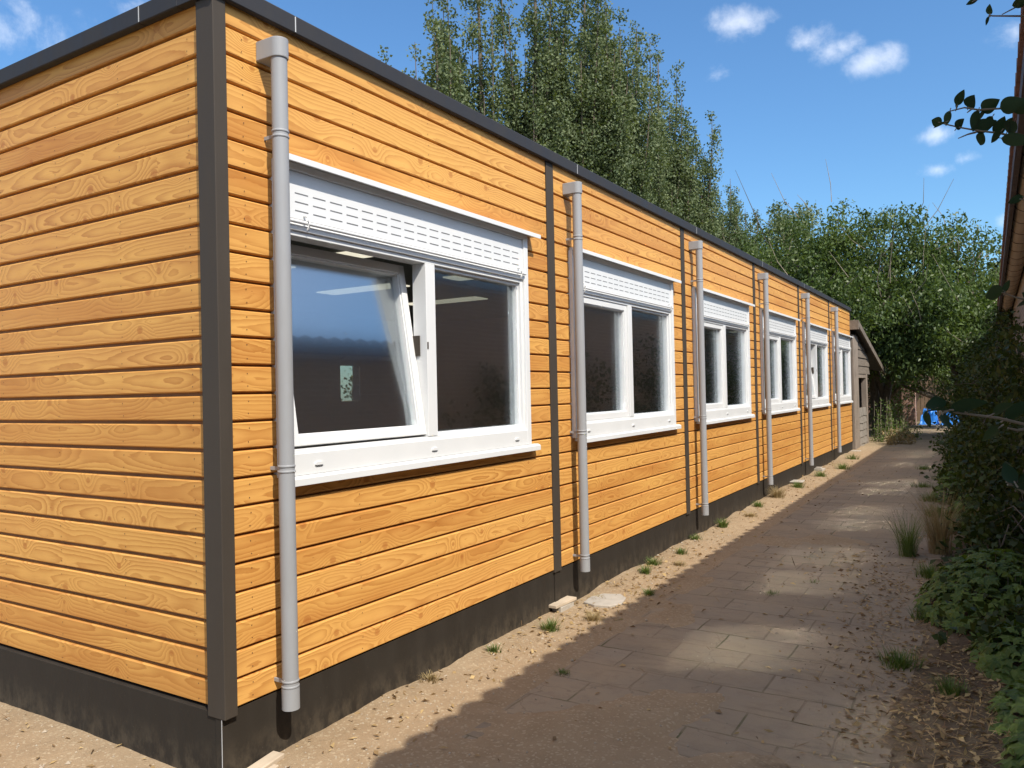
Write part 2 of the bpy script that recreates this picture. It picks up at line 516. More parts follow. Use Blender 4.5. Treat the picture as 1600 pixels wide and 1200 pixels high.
M_GRASS = leaf_mat('grass_blade', (.07, .12, .028), (.17, .22, .065), .35, .5)
M_DRY = leaf_mat('dry_grass_blade', (.24, .17, .075), (.42, .34, .18), .3, .6, (1.1, 1., .8))
M_DEAD = leaf_mat('dead_leaf', (.15, .085, .04), (.50, .36, .17), .15, .7, (1.1, .9, .6))
M_PEB = simple('pebble', (.29, .235, .17), (.42, .36, .28), 20., .9)

# ------------------------------------------------------------------ ground and path
def base_z(y):
    t = min(1., max(0., (y - 5.) / 12.))
    return -.30 + .09 * t


def sstep(a, b, x):
    t = min(1., max(0., (x - a) / (b - a))); return t * t * (3 - 2 * t)


def grid_mesh(name, xs, ys, zf, mat, kind):
    v = [(x, y, zf(x, y)) for y in ys for x in xs]
    n = len(xs)
    f = [(j * n + i, j * n + i + 1, (j + 1) * n + i + 1, (j + 1) * n + i) for j in range(len(ys) - 1) for i in range(n - 1)]
    me = bpy.data.meshes.new(name); me.from_pydata(v, [], f); me.materials.append(mat)
    me.polygons.foreach_set('use_smooth', [True] * len(f)); me.update()
    o = bpy.data.objects.new(name, me); COL.objects.link(o)
    o['kind'] = kind
    return o


def ground_z(x, y):
    z = base_z(y)
    r = max(abs(x), abs(y) * .6)
    if r > 40: return z
    a = mnoise.fractal(Vector((x * 1.3, y * 1.3, .3)), .9, 2.1, 5)
    b = mnoise.noise(Vector((x * 14, y * 14, 3.)))
    z += .014 * a + .0035 * b
    w = sstep(.52, .85, x) * (1 - sstep(2.0 + .25 * mnoise.noise(Vector((y * 1.7, 2., 7.))), 2.42, x)) * (1 - sstep(27, 29, y))
    near = 1 - sstep(.6, 2.4, y)
    dr = mnoise.fractal(Vector((x * 1.1, y * .7, 9.)), .8, 2., 4) * 1.1
    lift = max(-1., min(1., dr - .12 + near * 1.0 - sstep(.8, 1.6, x) * .35 * (1 - near)))
    z -= w * (.016 - .034 * lift)
    # planting strip is heaped a little
    z += .07 * sstep(2.35, 3.0, x) * (1 - sstep(3.3, 4., x)) * (1 + .4 * a)
    # spoil against the plinth
    if -.3 < x < .3: z += .02 * (1 - abs(x) / .3) * (.6 + a)
    return z


xs = list(np.concatenate([np.linspace(-160, -12, 20), np.linspace(-10, -2.4, 30), np.arange(-2.2, 3.5, .04), np.linspace(4, 12, 16), np.linspace(16, 160, 18)]))
ys = list(np.concatenate([np.linspace(-160, -8, 16), np.linspace(-6, -2.6, 14), np.arange(-2.4, 9, .04), np.arange(9.1, 32, .2), np.linspace(34, 300, 24)]))
ground = grid_mesh('ground', xs, ys, ground_z, M_SOIL, 'structure')
path = grid_mesh('path', list(np.arange(.62, 2.43, .06)), list(np.arange(-3., 29., .08)),
                 lambda x, y: base_z(y) + .004 * mnoise.noise(Vector((x * 2, y * 2, 5.))) + .003 * mnoise.noise(Vector((x * 9, y * 9, 1.))),
                 M_SLAB, 'structure')

# ------------------------------------------------------------------ the timber clad building
bld = empty('modular_building', (0, 0, 0))
tag(bld, 'long flat roofed building clad in orange stained horizontal boards beside the path', 'building')
YEND = 17.85
DEPTH = 6.0
ZT = 3.10
PROF = [(-.024, -.0625), (-.024, -.0572), (-.006, -.0562), (0., -.0512), (0., .0520), (-.0055, .0572), (-.024, .0588), (-.024, .0625)]

PROF_END = [(-.022, -.0625), (-.022, -.0540), (-.005, -.0530), (0., -.0480), (0., .0495), (-.0045, .0545), (-.022, .0560), (-.022, .0625)]


def board(mb, side, a, b, zc, zlo, zhi, rnd, capa=True, capb=True):
    """one board; side 'x': front faces +x and runs along y; side 'y': front faces -y and runs along x"""
    jx = random.uniform(-.0012, .0012)
    prof = [(x + jx, min(zhi, max(zlo, zc + v))) for x, v in (PROF if side == 'x' else PROF_END)]
    pts = []
    for (x, z) in prof:
        if not pts or abs(z - pts[-1][1]) > 1e-6 or abs(x - pts[-1][0]) > 1e-6: pts.append((x, z))
    def P(t, q): return (q[0], t, q[1]) if side == 'x' else (t, -q[0], q[1])
    n = len(pts)
    vs = [P(a, q) for q in pts] + [P(b, q) for q in pts]
    fs = []; uv = []; mm = []
    for i in range(n - 1):
        f = (i, n + i, n + i + 1, i + 1) if side == 'x' else (n + i, i, i + 1, n + i + 1)
        fs.append(f)
        uu = {0: a, 1: b}
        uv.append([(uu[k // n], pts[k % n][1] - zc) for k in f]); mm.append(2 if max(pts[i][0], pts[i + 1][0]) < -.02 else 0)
    back = -.034
    for cap, t, off, flip in ((capa, a, 0, False), (capb, b, n, True)):
        if cap:
            k0 = len(vs)
            vs += [P(t, (back, pts[0][1])), P(t, (back, pts[-1][1]))]
            f = tuple([off + i for i in range(n)] + [k0 + 1, k0])
            fs.append(f); uv.append([(t, 0.)] * len(f)); mm.append(0)
    mb.add(vs, fs, mm, uv, rnd)


def nails(mb, side, t, zc):
    for dv in (-.030, .030):
        c = (t + random.uniform(-.004, .004), zc + dv + random.uniform(-.004, .004)); r = .0030
        ring = [(c[0] + r * math.cos(k * math.pi / 3), c[1] + r * math.sin(k * math.pi / 3)) for k in range(6)]
        vs = [(.0022, y, z) if side == 'x' else (y, -.0022, z) for y, z in ring]
        mb.add(vs, [(0, 1, 2, 3, 4, 5)], 1)


NB = 25
for k in range(6):
    y0 = 3 * k + (.046 if k == 0 else .060)
    y1 = 3 * k + 3 - .056 if k < 5 else YEND - .035
    mb = MB()
    for i in range(NB):
        zc = i * .125 + .0625
        zlo, zhi = i * .125, min(ZT, (i + 1) * .125)
        r = (random.random(), random.random())
        if 8 <= i <= 19:
            board(mb, 'x', y0, 3 * k + .305, zc, zlo, zhi, r)
            board(mb, 'x', 3 * k + 2.595, y1, zc, zlo, zhi, r)
        else:
            board(mb, 'x', y0, y1, zc, zlo, zhi, r)
        if k < 2 and i < 24:
            for t in ((.14,) if k == 0 else (.13,)) + (2.9,): nails(mb, 'x', 3 * k + t, zc)
            if i < 8 or i > 19:
                for t in (.85, 1.5, 2.15): nails(mb, 'x', 3 * k + t, zc)
    mb.build('cladding_panel', [M_WOOD, M_NAIL, M_GROOVE_SHADE], bld, fix=False)
mb = MB()
for i in range(NB):
    zc = i * .125 + .0625
    board(mb, 'y', -DEPTH, -.098, zc, i * .125, min(ZT, (i + 1) * .125), (random.random(), random.random()), False, True)
    if i < 24:
        for t in (-.19, -.72, -1.28, -1.84): nails(mb, 'y', t, zc)
mb.build('cladding_panel', [M_WOOD, M_NAIL, M_GROOVE_SHADE], bld, fix=False)

# wall core with the window openings
mb = MB()
for k in range(6):
    a, b = 3 * k, min(3 * k + 3, YEND)
    if k == 0: a = .03
    mb.box(-.14, -.036, a, 3 * k + .305, 0., ZT)
    mb.box(-.14, -.036, 3 * k + 2.595, b, 0., ZT)
    mb.box(-.14, -.036, 3 * k + .305, 3 * k + 2.595, 0., .985)
    mb.box(-.14, -.036, 3 * k + .305, 3 * k + 2.595, 2.465, ZT)
mb.box(-DEPTH, -.037, .036, .14, 0., ZT)
mb.box(-DEPTH, -.0, YEND - .03, YEND + .03, 0., ZT)
# rear wall with a small opening
ZR0, ZR1, YR0, YR1 = 1.26, 1.84, 6.93, 7.38
mb.box(-DEPTH - .14, -DEPTH, 0.022, YR0, 0., ZT); mb.box(-DEPTH - .14, -DEPTH, YR1, YEND, 0., ZT)
mb.box(-DEPTH - .14, -DEPTH, YR0, YR1, 0., ZR0); mb.box(-DEPTH - .14, -DEPTH, YR0, YR1, ZR1, ZT)
mb.build('wall', M_CORE, bld)
# room lining
mb = MB()
mb.box(-DEPTH + .01, -.15, .15, YEND - .04, 2.62, 2.66)
mb.box(-DEPTH + .005, -DEPTH + .02, .15, YR0, .0, 2.62); mb.box(-DEPTH + .005, -DEPTH + .02, YR1, YEND - .04, .0, 2.62)
mb.box(-DEPTH + .005, -DEPTH + .02, YR0, YR1, .0, ZR0); mb.box(-DEPTH + .005, -DEPTH + .02, YR0, YR1, ZR1, 2.62)
mb.box(-DEPTH + .02, -.6, 8.95, 9.05, 0., 2.62)
mb.build('room_lining', M_ROOM, bld)
mb = MB(); mb.box(-DEPTH + .02, -.145, .15, YEND - .04, -.02, .02); mb.build('room_floor', M_FLOOR_IN, bld)
for ly in (1.2, 3.0, 4.75, 6.4, 10.2, 12., 13.8, 15.6):
    for lx in (-1.6, -3.5):
        mb = MB(); mb.box(lx - .6, lx + .6, ly - .15, ly + .15, 2.606, 2.619); mb.build('ceiling_light', M_LAMP, bld)

# roof and coping
mb = MB(); mb.box(-DEPTH - .1, -.02, .03, YEND, 3.105, 3.149); mb.build('roof', M_ROOF, bld)
mb = MB()
CP = 3.178
def cop_y(a, b): mb.prism([(-.20, 3.15), (-.20, CP - .01), (-.19, CP), (.030, CP + .006), (.036, CP), (.036, ZT), (.030, ZT - .004), (.004, ZT - .004), (.004, 3.15)], 'y', a, b)
segs = [.0, .43, 3.42, 6.41, 9.40, 12.39, 15.38, YEND + .03]
for a, b in zip(segs[:-1], segs[1:]): cop_y(a + (.0015 if a else -.045), b - .0015)
def cop_x(a, b): mb.prism([(.20, 3.15), (.20, CP - .01), (.19, CP - .001), (-.036, CP + .005), (-.044, CP - .001), (-.044, ZT), (-.038, ZT - .004), (-.004, ZT - .004), (-.004, 3.15)], 'x', a, b)
for a, b in ((-.478, -.201), (-3.4, -.481), (-DEPTH - .1, -3.403)): cop_x(a, b)
mb.box(-.2005, -.0, -.0435, -.0, ZT - .003, CP + .003)
mb.build('roof_coping', M_COPING, bld, bevel=.002)
for yy in segs[1:-1]:
    mb = MB(); mb.box(.0362, .0372, yy - .003, yy + .003, ZT + .002, CP - .002); mb.build('coping_joint', M_SEAM, bld)
for xx in (-.4795, -3.4015):
    mb = MB(); mb.box(xx - .003, xx + .003, -.0452, -.0442, ZT + .002, CP - .004); mb.build('coping_joint', M_SEAM, bld)

# corner post (folded angle) and joint strips, plinth
mb = MB()
mb.prism([(-.096, -.012), (-.096, -.026), (.018, -.026), (.018, .042), (.008, .042), (.008, -.005), (-.0, -.012)], 'z', -.022, ZT - .005)
mb.build('corner_post', M_DARK, bld, bevel=.003)
for k in range(1, 6):
    mb = MB()
    mb.box(-.02, .008, 3 * k - .053, 3 * k + .057, -.012, ZT - .006)
    mb.build('joint_strip', M_DARK, bld, bevel=.002)
mb = MB(); mb.box(-.05, .008, YEND - .034, YEND + .032, -.012, ZT - .006); mb.build('joint_strip', M_WOOD if False else M_DARK, bld, bevel=.002)
mb = MB()
edges = [-.018, .5 * 0 + 2.965, 3.035, 5.995, 8.995, 11.995, 14.995, YEND]
for a, b in zip(edges[:-1], edges[1:]):
    thin = abs(b - a) < .1
    mb.box(-.05, -.010 if not thin else -.004, a + .002, b - .002, -.42, -.004)
mb.box(-DEPTH, -.053, -.018, .03, -.42, -.004)
mb.box(-.05, -.006, -.022, -.017, -.42, -.020)
mb.build('plinth', M_PLINTH, bld, bevel=.0015)
mb = MB(); mb.box(-.0105, -.006, -.0232, -.0225, -.40, -.024); mb.build('plinth_edge', M_SEAM, bld)


# windows
def ring(mb, x0, x1, ya, yb, za, zb, w, xf=None):
    mb.box(x0, x1, ya, ya + w, za, zb); mb.box(x0, x1, yb - w, yb, za, zb)
    mb.box(x0, x1 - .0006, ya + w, yb - w, za, za + w); mb.box(x0, x1 - .0006, ya + w, yb - w, zb - w, zb)


def glass_box(mb, x0, x1, ya, yb, za, zb):
    """sealed double pane: outer face clear, inner face with a low-e coating"""
    vs = [(x, y, z) for x in (x0, x1) for y in (ya, yb) for z in (za, zb)]
    mb.add(vs, [(4, 6, 7, 5)], 0)
    mb.add(vs, [(0, 1, 3, 2)], 1)


def make_window(tilt):
    mb = MB()
    mb.box(-.09, .034, .30, .355, .98, 2.47); mb.box(-.09, .034, 2.545, 2.60, .98, 2.47)
    mb.box(-.09, .033, .355, 2.545, .98, 1.085)            # deep bottom rail
    mb.box(-.09, .033, .355, 2.545, 2.435, 2.47)
    mb.box(-.09, .030, .355, 2.545, 2.150, 2.178)          # head
    mb.box(-.08, .016, .355, .385, 1.085, 2.15); mb.box(-.08, .016, 2.515, 2.545, 1.085, 2.15)
    mb.box(-.08, .016, .385, 2.515, 1.085, 1.105); mb.box(-.08, .016, .385, 2.515, 2.125, 2.15)
    mb.box(-.08, .020, 1.425, 1.515, 1.106, 2.124)         # mullion
    fr = mb.build('window', M_WHITE, None, bevel=.003)
    # fixed light on the far side: glazing beads and pane
    mb = MB(); ring(mb, -.055, -.004, 1.515, 2.515, 1.105, 2.125, .020); mb.build('glazing_bead', M_WHITE, fr, bevel=.002)
    mb = MB(); glass_box(mb, -.038, -.020, 1.533, 2.497, 1.123, 2.107); mb.build('pane', [M_GLASS, M_COAT], fr)
    # opening sash
    t = math.radians(tilt)
    px, pz = -.070, 1.107
    def rot(o):
        o.data.transform(Matrix.Translation((px, 0, pz)) @ Matrix.Rotation(-t, 4, 'Y') @ Matrix.Translation((-px, 0, -pz)))
        return o
    mb = MB(); ring(mb, -.070, .008, .387, 1.423, 1.107, 2.123, .050)
    ring(mb, -.050, -.002, .437, 1.373, 1.157, 2.073, .010)
    rot(mb.build('sash', M_WHITE, fr, bevel=.003))
    mb = MB(); glass_box(mb, -.044, -.026, .446, 1.364, 1.166, 2.064); rot(mb.build('pane', [M_GLASS, M_COAT], fr))
    if tilt:
        mb = MB(); mb.box(.0200, .0235, 1.427, 1.437, 1.62, 1.66); mb.box(-.0795, -.030, 1.4165, 1.4245, 1.58, 1.70); mb.build('lock_plate', M_DARK, fr)
    # ventilation box with slots
    mb = MB(); mb.box(-.06, .020, .356, 2.544, 2.375, 2.434); mb.box(-.06, .026, .356, 2.544, 2.205, 2.3745)
    mb.box(-.06, .012, .356, 2.544, 2.179, 2.2045)
    mb.build('shutter_box', M_WHITE, fr, bevel=.002)
    mb = MB()
    for r in range(3):
        z = 2.245 + r * .042
        for c in range(18):
            y = .415 + c * .1165
            mb.box(.0262, .0268, y, y + .085, z - .003, z + .003)
    mb.build('vent_slots', M_SLOT, fr)
    mb = MB(); mb.tube([(.046, .36, 2.188), (.046, 2.54, 2.188)], [.009, .009], 10)
    for y in (.47, 2.47):
        mb.tube([(.026, y, 2.225), (.050, y, 2.222), (.062, y, 2.205), (.060, y, 2.165), (.050, y, 2.155)], [.006] * 5, 8)
    mb.build('guide_rod', M_WHITE, fr)
    for y in (.53, 1.46, 2.40):
        mb = MB()
        mb.prism([(y - .026, 1.0225), (y + .026, 1.0225), (y + .026, 1.031), (y + .018, 1.037), (y - .018, 1.037), (y - .026, 1.031)], 'x', .033, .041)
        mb.box(.0332, .0405, y - .02, y + .02, 1.0195, 1.0224, 1)
        mb.build('drain_cap', [M_WHITE, M_SLOT], fr)
    mb = MB(); mb.prism([(.0, 2.472), (.089, 2.470), (.089, 2.454), (.094, 2.454), (.094, 2.483), (.0, 2.497)], 'y', .315, 2.69)
    mb.build('hood', M_WHITE, fr, bevel=.0015)
    mb = MB(); mb.prism([(.002, .979), (.034, .979), (.052, .971), (.056, .966), (.056, .934), (.051, .934), (.049, .950), (.002, .955)], 'y', .335, 2.69)
    mb.build('sill', M_WHITE, fr, bevel=.0015)
    return fr


w_tilt = make_window(8.5)
w_shut = make_window(0)
w_tilt['label'] = 'white window with its opening sash tilted inwards'
for k in range(6):
    src = w_tilt if k in (0, 4) else w_shut
    w = src if (k == 0 or k == 1) else copy_tree(src)
    w.location = (0, 3 * k, 0); w.parent = bld


# rainwater downpipes
def make_pipe():
    cx, cy, r = .104, 0., .0365
    mb = MB(); mb.tube([(cx, cy, -.048), (cx, cy, 2.90)], [r, r], 28, caps=False)
    mb.tube([(cx, cy, -.0478), (cx, cy, .30)], [r - .004, r - .004], 28, caps=False)
    pipe = mb.build('downpipe', M_PIPE)
    mb = MB()
    pl = [(.0, cy - .043)] + [(cx + .043 * math.sin(a), cy - .043 * math.cos(a)) for a in np.linspace(0, math.pi, 20)] + [(.0, cy + .043)]
    mb.prism(pl, 'z', 2.895, 2.985)
    mb.build('hopper', M_PIPE, pipe, bevel=.004)
    for z in (2.55, 1.03, .062):
        mb = MB()
        for dz in (-.012, .012):
            mb.tube([(cx, cy, z + dz - .006), (cx, cy, z + dz - .003), (cx, cy, z + dz + .003), (cx, cy, z + dz + .006)], [r + .001, r + .0035, r + .0035, r + .001], 28)
        mb.box(.0, cx - r + .004, cy - .004, cy + .004, z - .008, z + .008)
        mb.build('pipe_clip', M_PIPE, pipe)
    mb = MB(); mb.tube([(cx, cy, -.052), (cx, cy, .045)], [r + .0035, r + .0035], 28, caps=False)
    mb.tube([(cx, cy, -.052), (cx, cy, -.0519)], [r + .0035, r - .003], 28, caps=False)
    mb.build('pipe_end', M_PIPE, pipe)
    return pipe


pp = make_pipe()
for k in range(6):
    o = pp if k == 0 else copy_tree(pp)
    o.location = (0, 3 * k + .262, 0); o.parent = bld

# ------------------------------------------------------------------ brick house on the right
house = empty('brick_house', (3.25, 0, -.3))
tag(house, 'low brown brick house with a wavy pantile eave overhanging the path', 'house')
HX = -3.25; HZ = .3
def hp(o): o.parent = house; o.location = (HX, 0, HZ); return o
HY0, HY1 = -9., 23.
mb = MB()
mb.box(3.25, 3.5, HY0, HY1, -.5, 3.02); mb.box(3.5, 9.5, HY0, HY0 + .25, -.5, 3.02); mb.box(3.5, 9.5, HY1 - .25, HY1, -.5, 3.02); mb.box(9.25, 9.5, HY0 + .25, HY1 - .25, -.5, 3.02)
hp(mb.build('wall', M_BRICK))
mb = MB()
ysr = np.arange(HY0 - .2, HY1 + .2, .22 / 8)
rows = []
xr = 2.985; zr = 2.905; sl = .20
nr = 18
for c in range(nr):
    rows.append((xr + c * .34, zr + c * .34 * sl + .030)); rows.append((xr + (c + 1) * .34 + .02, zr + (c + 1) * .34 * sl + .002))
vs = []; n = len(ysr)
for (x, z) in rows:
    for y in ysr:
        ph = 2 * math.pi * y / .22
        w = .030 * math.sin(ph) + .010 * math.sin(2 * ph + .6)
        vs.append((x, y, z + w))
fs = [(j * n + i, j * n + i + 1, (j + 1) * n + i + 1, (j + 1) * n + i) for j in range(len(rows) - 1) for i in range(n - 1)]
mb.add(vs, fs, 0, smooth=True)
ro = hp(mb.build('roof', M_TILE, fix=False))
md = ro.modifiers.new('thick', 'SOLIDIFY'); md.thickness = .016; md.offset = -1
mb = MB(); mb.prism([(3.06, 2.90), (9.1, 2.9 + 6.04 * sl - .04), (15.2, 2.9), (15.2, 2.86), (3.06, 2.86)], 'y', HY0, HY1); hp(mb.build('roof_deck', M_FASCIA))
mb = MB(); mb.box(2.998, 3.032, HY0, HY1, 2.78, 2.872); hp(mb.build('fascia', M_FASCIA))
mb = MB()
arc = [(3.135 + .10 * math.cos(a), 2.86 + .085 * math.sin(a)) for a in np.linspace(math.pi, 2 * math.pi, 14)]
mb.prism(arc, 'y', HY0, HY1); gut = hp(mb.build('gutter', M_GUTTER))
for y in np.arange(-1., 16.5, .60):
    mb = MB()
    arc2 = [(3.135 + .104 * math.cos(a), 2.862 + .090 * math.sin(a)) for a in np.linspace(math.pi, 2 * math.pi, 14)]
    mb.prism(arc2, 'y', y, y + .022); mb.build('gutter_clip', M_FASCIA, gut)

# ------------------------------------------------------------------ shed beyond the building
shed = empty('wooden_shed', (0.05, 19.2, -.2))
tag(shed, 'weathered grey wooden shed with shingled lower wall at the end of the clad building', 'shed')
def sp(o): o.parent = shed; o.location = (-.05, -19.2, .2); return o
S0, S1 = 17.95, 20.3
mb = MB(); mb.box(-.12, .05, S0, S0 + .75, -.4, 2.55); sp(mb.build('post', M_SHEDP, bevel=.01))
mb = MB(); mb.box(-.08, .05, S1 - .22, S1, -.4, 1.62); sp(mb.build('post', M_SHEDP, bevel=.008))
mb = MB(); mb.box(-.06, .035, S0 + .75, S1 - .22, 1.52, 1.62); sp(mb.build('lintel', M_SHEDP, bevel=.006))
mb = MB()
zz = 1.62; i = 0
while zz < 2.5:
    yb = S0 + .75 + (2.62 - zz) / .92 * 2.9
    mb.prism([(-.01, zz), (.05 - .004 * (i % 2), zz), (.022, zz + .235), (-.01, zz + .235)], 'y', S0 + .75, min(S1 + .5, yb)); zz += .205; i += 1
sp(mb.build('gable_boards', M_SHED, bevel=.003))
mb = MB()
for r in range(6):
    z = -.32 + r * .175
    y = S0 + .75 - random.random() * .1
    while y < S1 - .23:
        y2 = min(S1 - .225, y + random.uniform(.2, .34)); ya = max(y, S0 + .752)
        dz = random.uniform(-.012, .012)
        mb.prism([(-.02, z + dz), (.045 + random.uniform(-.004, .004), z + dz), (.022, z + .20), (-.02, z + .20)], 'y', ya, y2 - .006); y = y2
sp(mb.build('shingles', M_SHINGLE, bevel=.003))
mb = MB(); mb.box(-.05, .0, S0 + .75, S1 - .22, -.4, .76); mb.box(-3.2, -3.1, S0, S1, -.4, 2.); mb.box(-3.2, -.1, S1 - .1, S1 - .02, -.4, 1.5); sp(mb.build('wall', M_SHED))
mb = MB()
sl2 = (2.86 - 1.80) / (22.9 - 17.9)
mb.prism([(17.9, 2.80), (22.9, 1.74), (22.9, 1.80), (17.9, 2.86)], 'x', -3.3, .16); sp(mb.build('roof', M_ROOF))
mb = MB(); mb.prism([(17.88, 2.72), (22.95, 1.635), (22.95, 1.785), (17.88, 2.87)], 'x', .161, .20)
mb.prism([(17.80, 2.66), (17.879, 2.66), (17.879, 2.88), (17.80, 2.88)], 'x', -.5, .20)
sp(mb.build('barge_board', M_SHED, bevel=.006))

# ------------------------------------------------------------------ far end: brick wall, fence, blue sheets, kerb
mb = MB(); mb.box(-3.2, .46, 29.9, 30.2, -.5, 2.0); mb.box(.02, .46, 29.7, 29.898, -.5, 1.75)
tag(mb.build('garden_wall', M_BRICK_X), 'pale red brick wall end at the far end of the path left of blue tarpaulin', 'wall')
fen = empty('board_fence', (2.5, 34, -.2)); tag(fen, 'brown upright board fence at the far end behind the blue tarpaulin', 'fence')
mb = MB(); x = .2
while x < 6:
    h = random.uniform(1.45, 1.55); mb.box(x - 2.5, x - 2.5 + .135, -.01, .012, -.1, h + .35); x += .15
mb.build('boards', M_FENCE, fen)
for x in (.6, 2.6, 4.6):
    mb = MB(); mb.box(x - 2.5, x - 2.4, .013, .11, -.2, 1.9); mb.build('post', M_FENCE, fen)


def tarp(name, x0, x1, y0, y1, h, seed, label):
    nx, ny = 26, 18; vs = []; r = Vector((seed * 3.1, seed, 0))
    for j in range(ny + 1):
        for i in range(nx + 1):
            s, t = i / nx, j / ny
            e = min(s, 1 - s, t, 1 - t)
            z = h * sstep(0, .16, e) * (.75 + .5 * mnoise.noise(Vector((s * 3, t * 3, seed)) + r)) + .05 * mnoise.noise(Vector((s * 11, t * 11, seed)))
            vs.append((x0 + (x1 - x0) * s, y0 + (y1 - y0) * t, base_z(30) + .01 + max(0, z)))
    mb = MB(); mb.add(vs, [(j * (nx + 1) + i, j * (nx + 1) + i + 1, (j + 1) * (nx + 1) + i + 1, (j + 1) * (nx + 1) + i) for j in range(ny) for i in range(nx)], 0, smooth=False)
    o = mb.build(name, M_TARP); tag(o, label, 'tarpaulin')
    return o


tarp('tarpaulin', .50, 1.12, 30.6, 31.8, .62, 1.3, 'light blue tarpaulin draped over a heap beside the brick wall end')
tarp('tarpaulin', 1.2, 2.35, 30.4, 31.9, .60, 4.2, 'deep blue crumpled tarpaulin heap against the dark hedge')
mb = MB(); mb.box(.35, 1.7, 29.1, 29.35, -.35, -.155); tag(mb.build('kerb_stone', M_BLOCK, bevel=.01), 'pale concrete kerb lying across the far end of the path', 'kerb')

# ------------------------------------------------------------------ blocks under the building
def blk(name, boxes, mats, label, rz=0., loc=(0, 0, 0), parts=None):
    e = None
    mb = MB()
    for b in boxes: mb.box(*b)
    o = mb.build(name, mats, None, bevel=.006); o.location = loc; o.rotation_euler = (0, 0, rz)
    tag(o, label, 'block', 'packing blocks under the plinth')
    return o


b0 = blk('packing_block', [(-.06, .10, -.12, .16, -.05, .055)], M_BLOCK, 'broken concrete block with a plank edge under the near building corner', .12, (.02, .05, -.345))
mb = MB(); mb.box(.00, .065, -.34, .20, .0555, .078); mb.box(.07, .098, -.30, .12, .0555, .068)
o = mb.build('plank', M_PLANK, None, bevel=.003); o.location = (.015, .06, -.344); o.rotation_euler = (0, .05, .16)
tag(o, 'splintered pale plank on the block under the near building corner', 'plank')
blk('packing_block', [(-.10, .03, -.10, .11, -.06, .065)], M_BLOCK, 'grey concrete block carrying a short batten under the first panel joint', 0., (.035, 3.03, -.325))
mb = MB(); mb.box(-.09, .035, -.15, .15, .0, .022)
o = mb.build('batten', M_PLANK, None, bevel=.003); o.location = (.03, 3.02, -.258); o.rotation_euler = (0, 0, -.06)
tag(o, 'short pale wooden batten on the block under the first panel joint', 'batten')
mb = MB(); mb.prism([(-.13, -.15), (-.02, -.19), (.09, -.16), (.15, -.05), (.11, .12), (.03, .20), (-.10, .15), (-.15, .02)], 'z', -.03, .016)
o = mb.build('concrete_piece', M_BLOCK, None, bevel=.006); o.location = (.22, 3.40, -.306)
tag(o, 'pale broken concrete slab lying flat just past the batten topped block', 'concrete')
blk('packing_block', [(-.12, .10, -.12, .12, -.06, .04), (-.12, .13, -.16, .16, .0405, .055)], M_BLOCK, 'pale block with flat cap under the building between the fourth and fifth downpipes', .1, (.05, 11.2, -.265))
blk('packing_block', [(-.1, .09, -.1, .1, -.06, .05), (-.05, .05, -.06, .05, .0505, .075)], M_BLOCK, 'small white topped block under the plinth near the fifth downpipe', -.1, (.06, 13.2, -.245))
blk('packing_block', [(-.12, .12, -.1, .12, -.06, .04)], M_BLOCK, 'flat pale block at the far end corner of the plinth', 0, (.08, 17.6, -.235))

# ------------------------------------------------------------------ vegetation helpers
def leaf_mesh(name, P, D, Nn, L, W, mat, parent=None, tone=None, fold=.18):
    """leaf quads: base P, direction D, normal Nn, lengths L, widths W"""
    n = len(P)
    D = D / (np.linalg.norm(D, axis=1, keepdims=True) + 1e-9)
    S = np.cross(Nn, D); S /= (np.linalg.norm(S, axis=1, keepdims=True) + 1e-9)
    Nn = np.cross(D, S)
    L = np.asarray(L).reshape(-1, 1); W = np.asarray(W).reshape(-1, 1)
    mid = P + D * L * .45
    V = np.empty((n, 4, 3))
    V[:, 0] = P; V[:, 1] = mid + S * W * .5 + Nn * W * fold; V[:, 2] = P + D * L; V[:, 3] = mid - S * W * .5 + Nn * W * fold
    me = bpy.data.meshes.new(name)
    me.vertices.add(n * 4); me.vertices.foreach_set('co', V.ravel())
    me.loops.add(n * 4); me.loops.foreach_set('vertex_index', np.arange(n * 4, dtype=np.int32))
    me.polygons.add(n); me.polygons.foreach_set('loop_start', np.arange(0, n * 4, 4, dtype=np.int32))
    me.polygons.foreach_set('loop_total', np.full(n, 4, dtype=np.int32))
    me.materials.append(mat)
    if tone is None: tone = RNG.random(n)
    at = me.attributes.new('tone', 'FLOAT', 'POINT'); at.data.foreach_set('value', np.repeat(np.clip(tone, 0, 1), 4).astype(np.float32))
    me.update(calc_edges=True)
    o = bpy.data.objects.new(name, me); COL.objects.link(o)
    if parent is not None: o.parent = parent
    return o


def rand_unit(n, up=0.):
    v = RNG.normal(size=(n, 3)); v[:, 2] += up
    return v / np.linalg.norm(v, axis=1, keepdims=True)


def clumps(centers, radii, per, flat=1.):
    """leaf positions gathered in clumps; per = leaves at radius 1"""
    P = []; T = []
    for c, r in zip(centers, radii):
        k = max(6, int(per * r * r))
        u = rand_unit(k) * (RNG.random((k, 1)) ** .5) * r
        u[:, 2] *= flat
        P.append(np.asarray(c) + u)
        T.append(np.clip(RNG.normal(RNG.uniform(.25, .7), .22, k), 0, 1))
    return np.concatenate(P), np.concatenate(T)


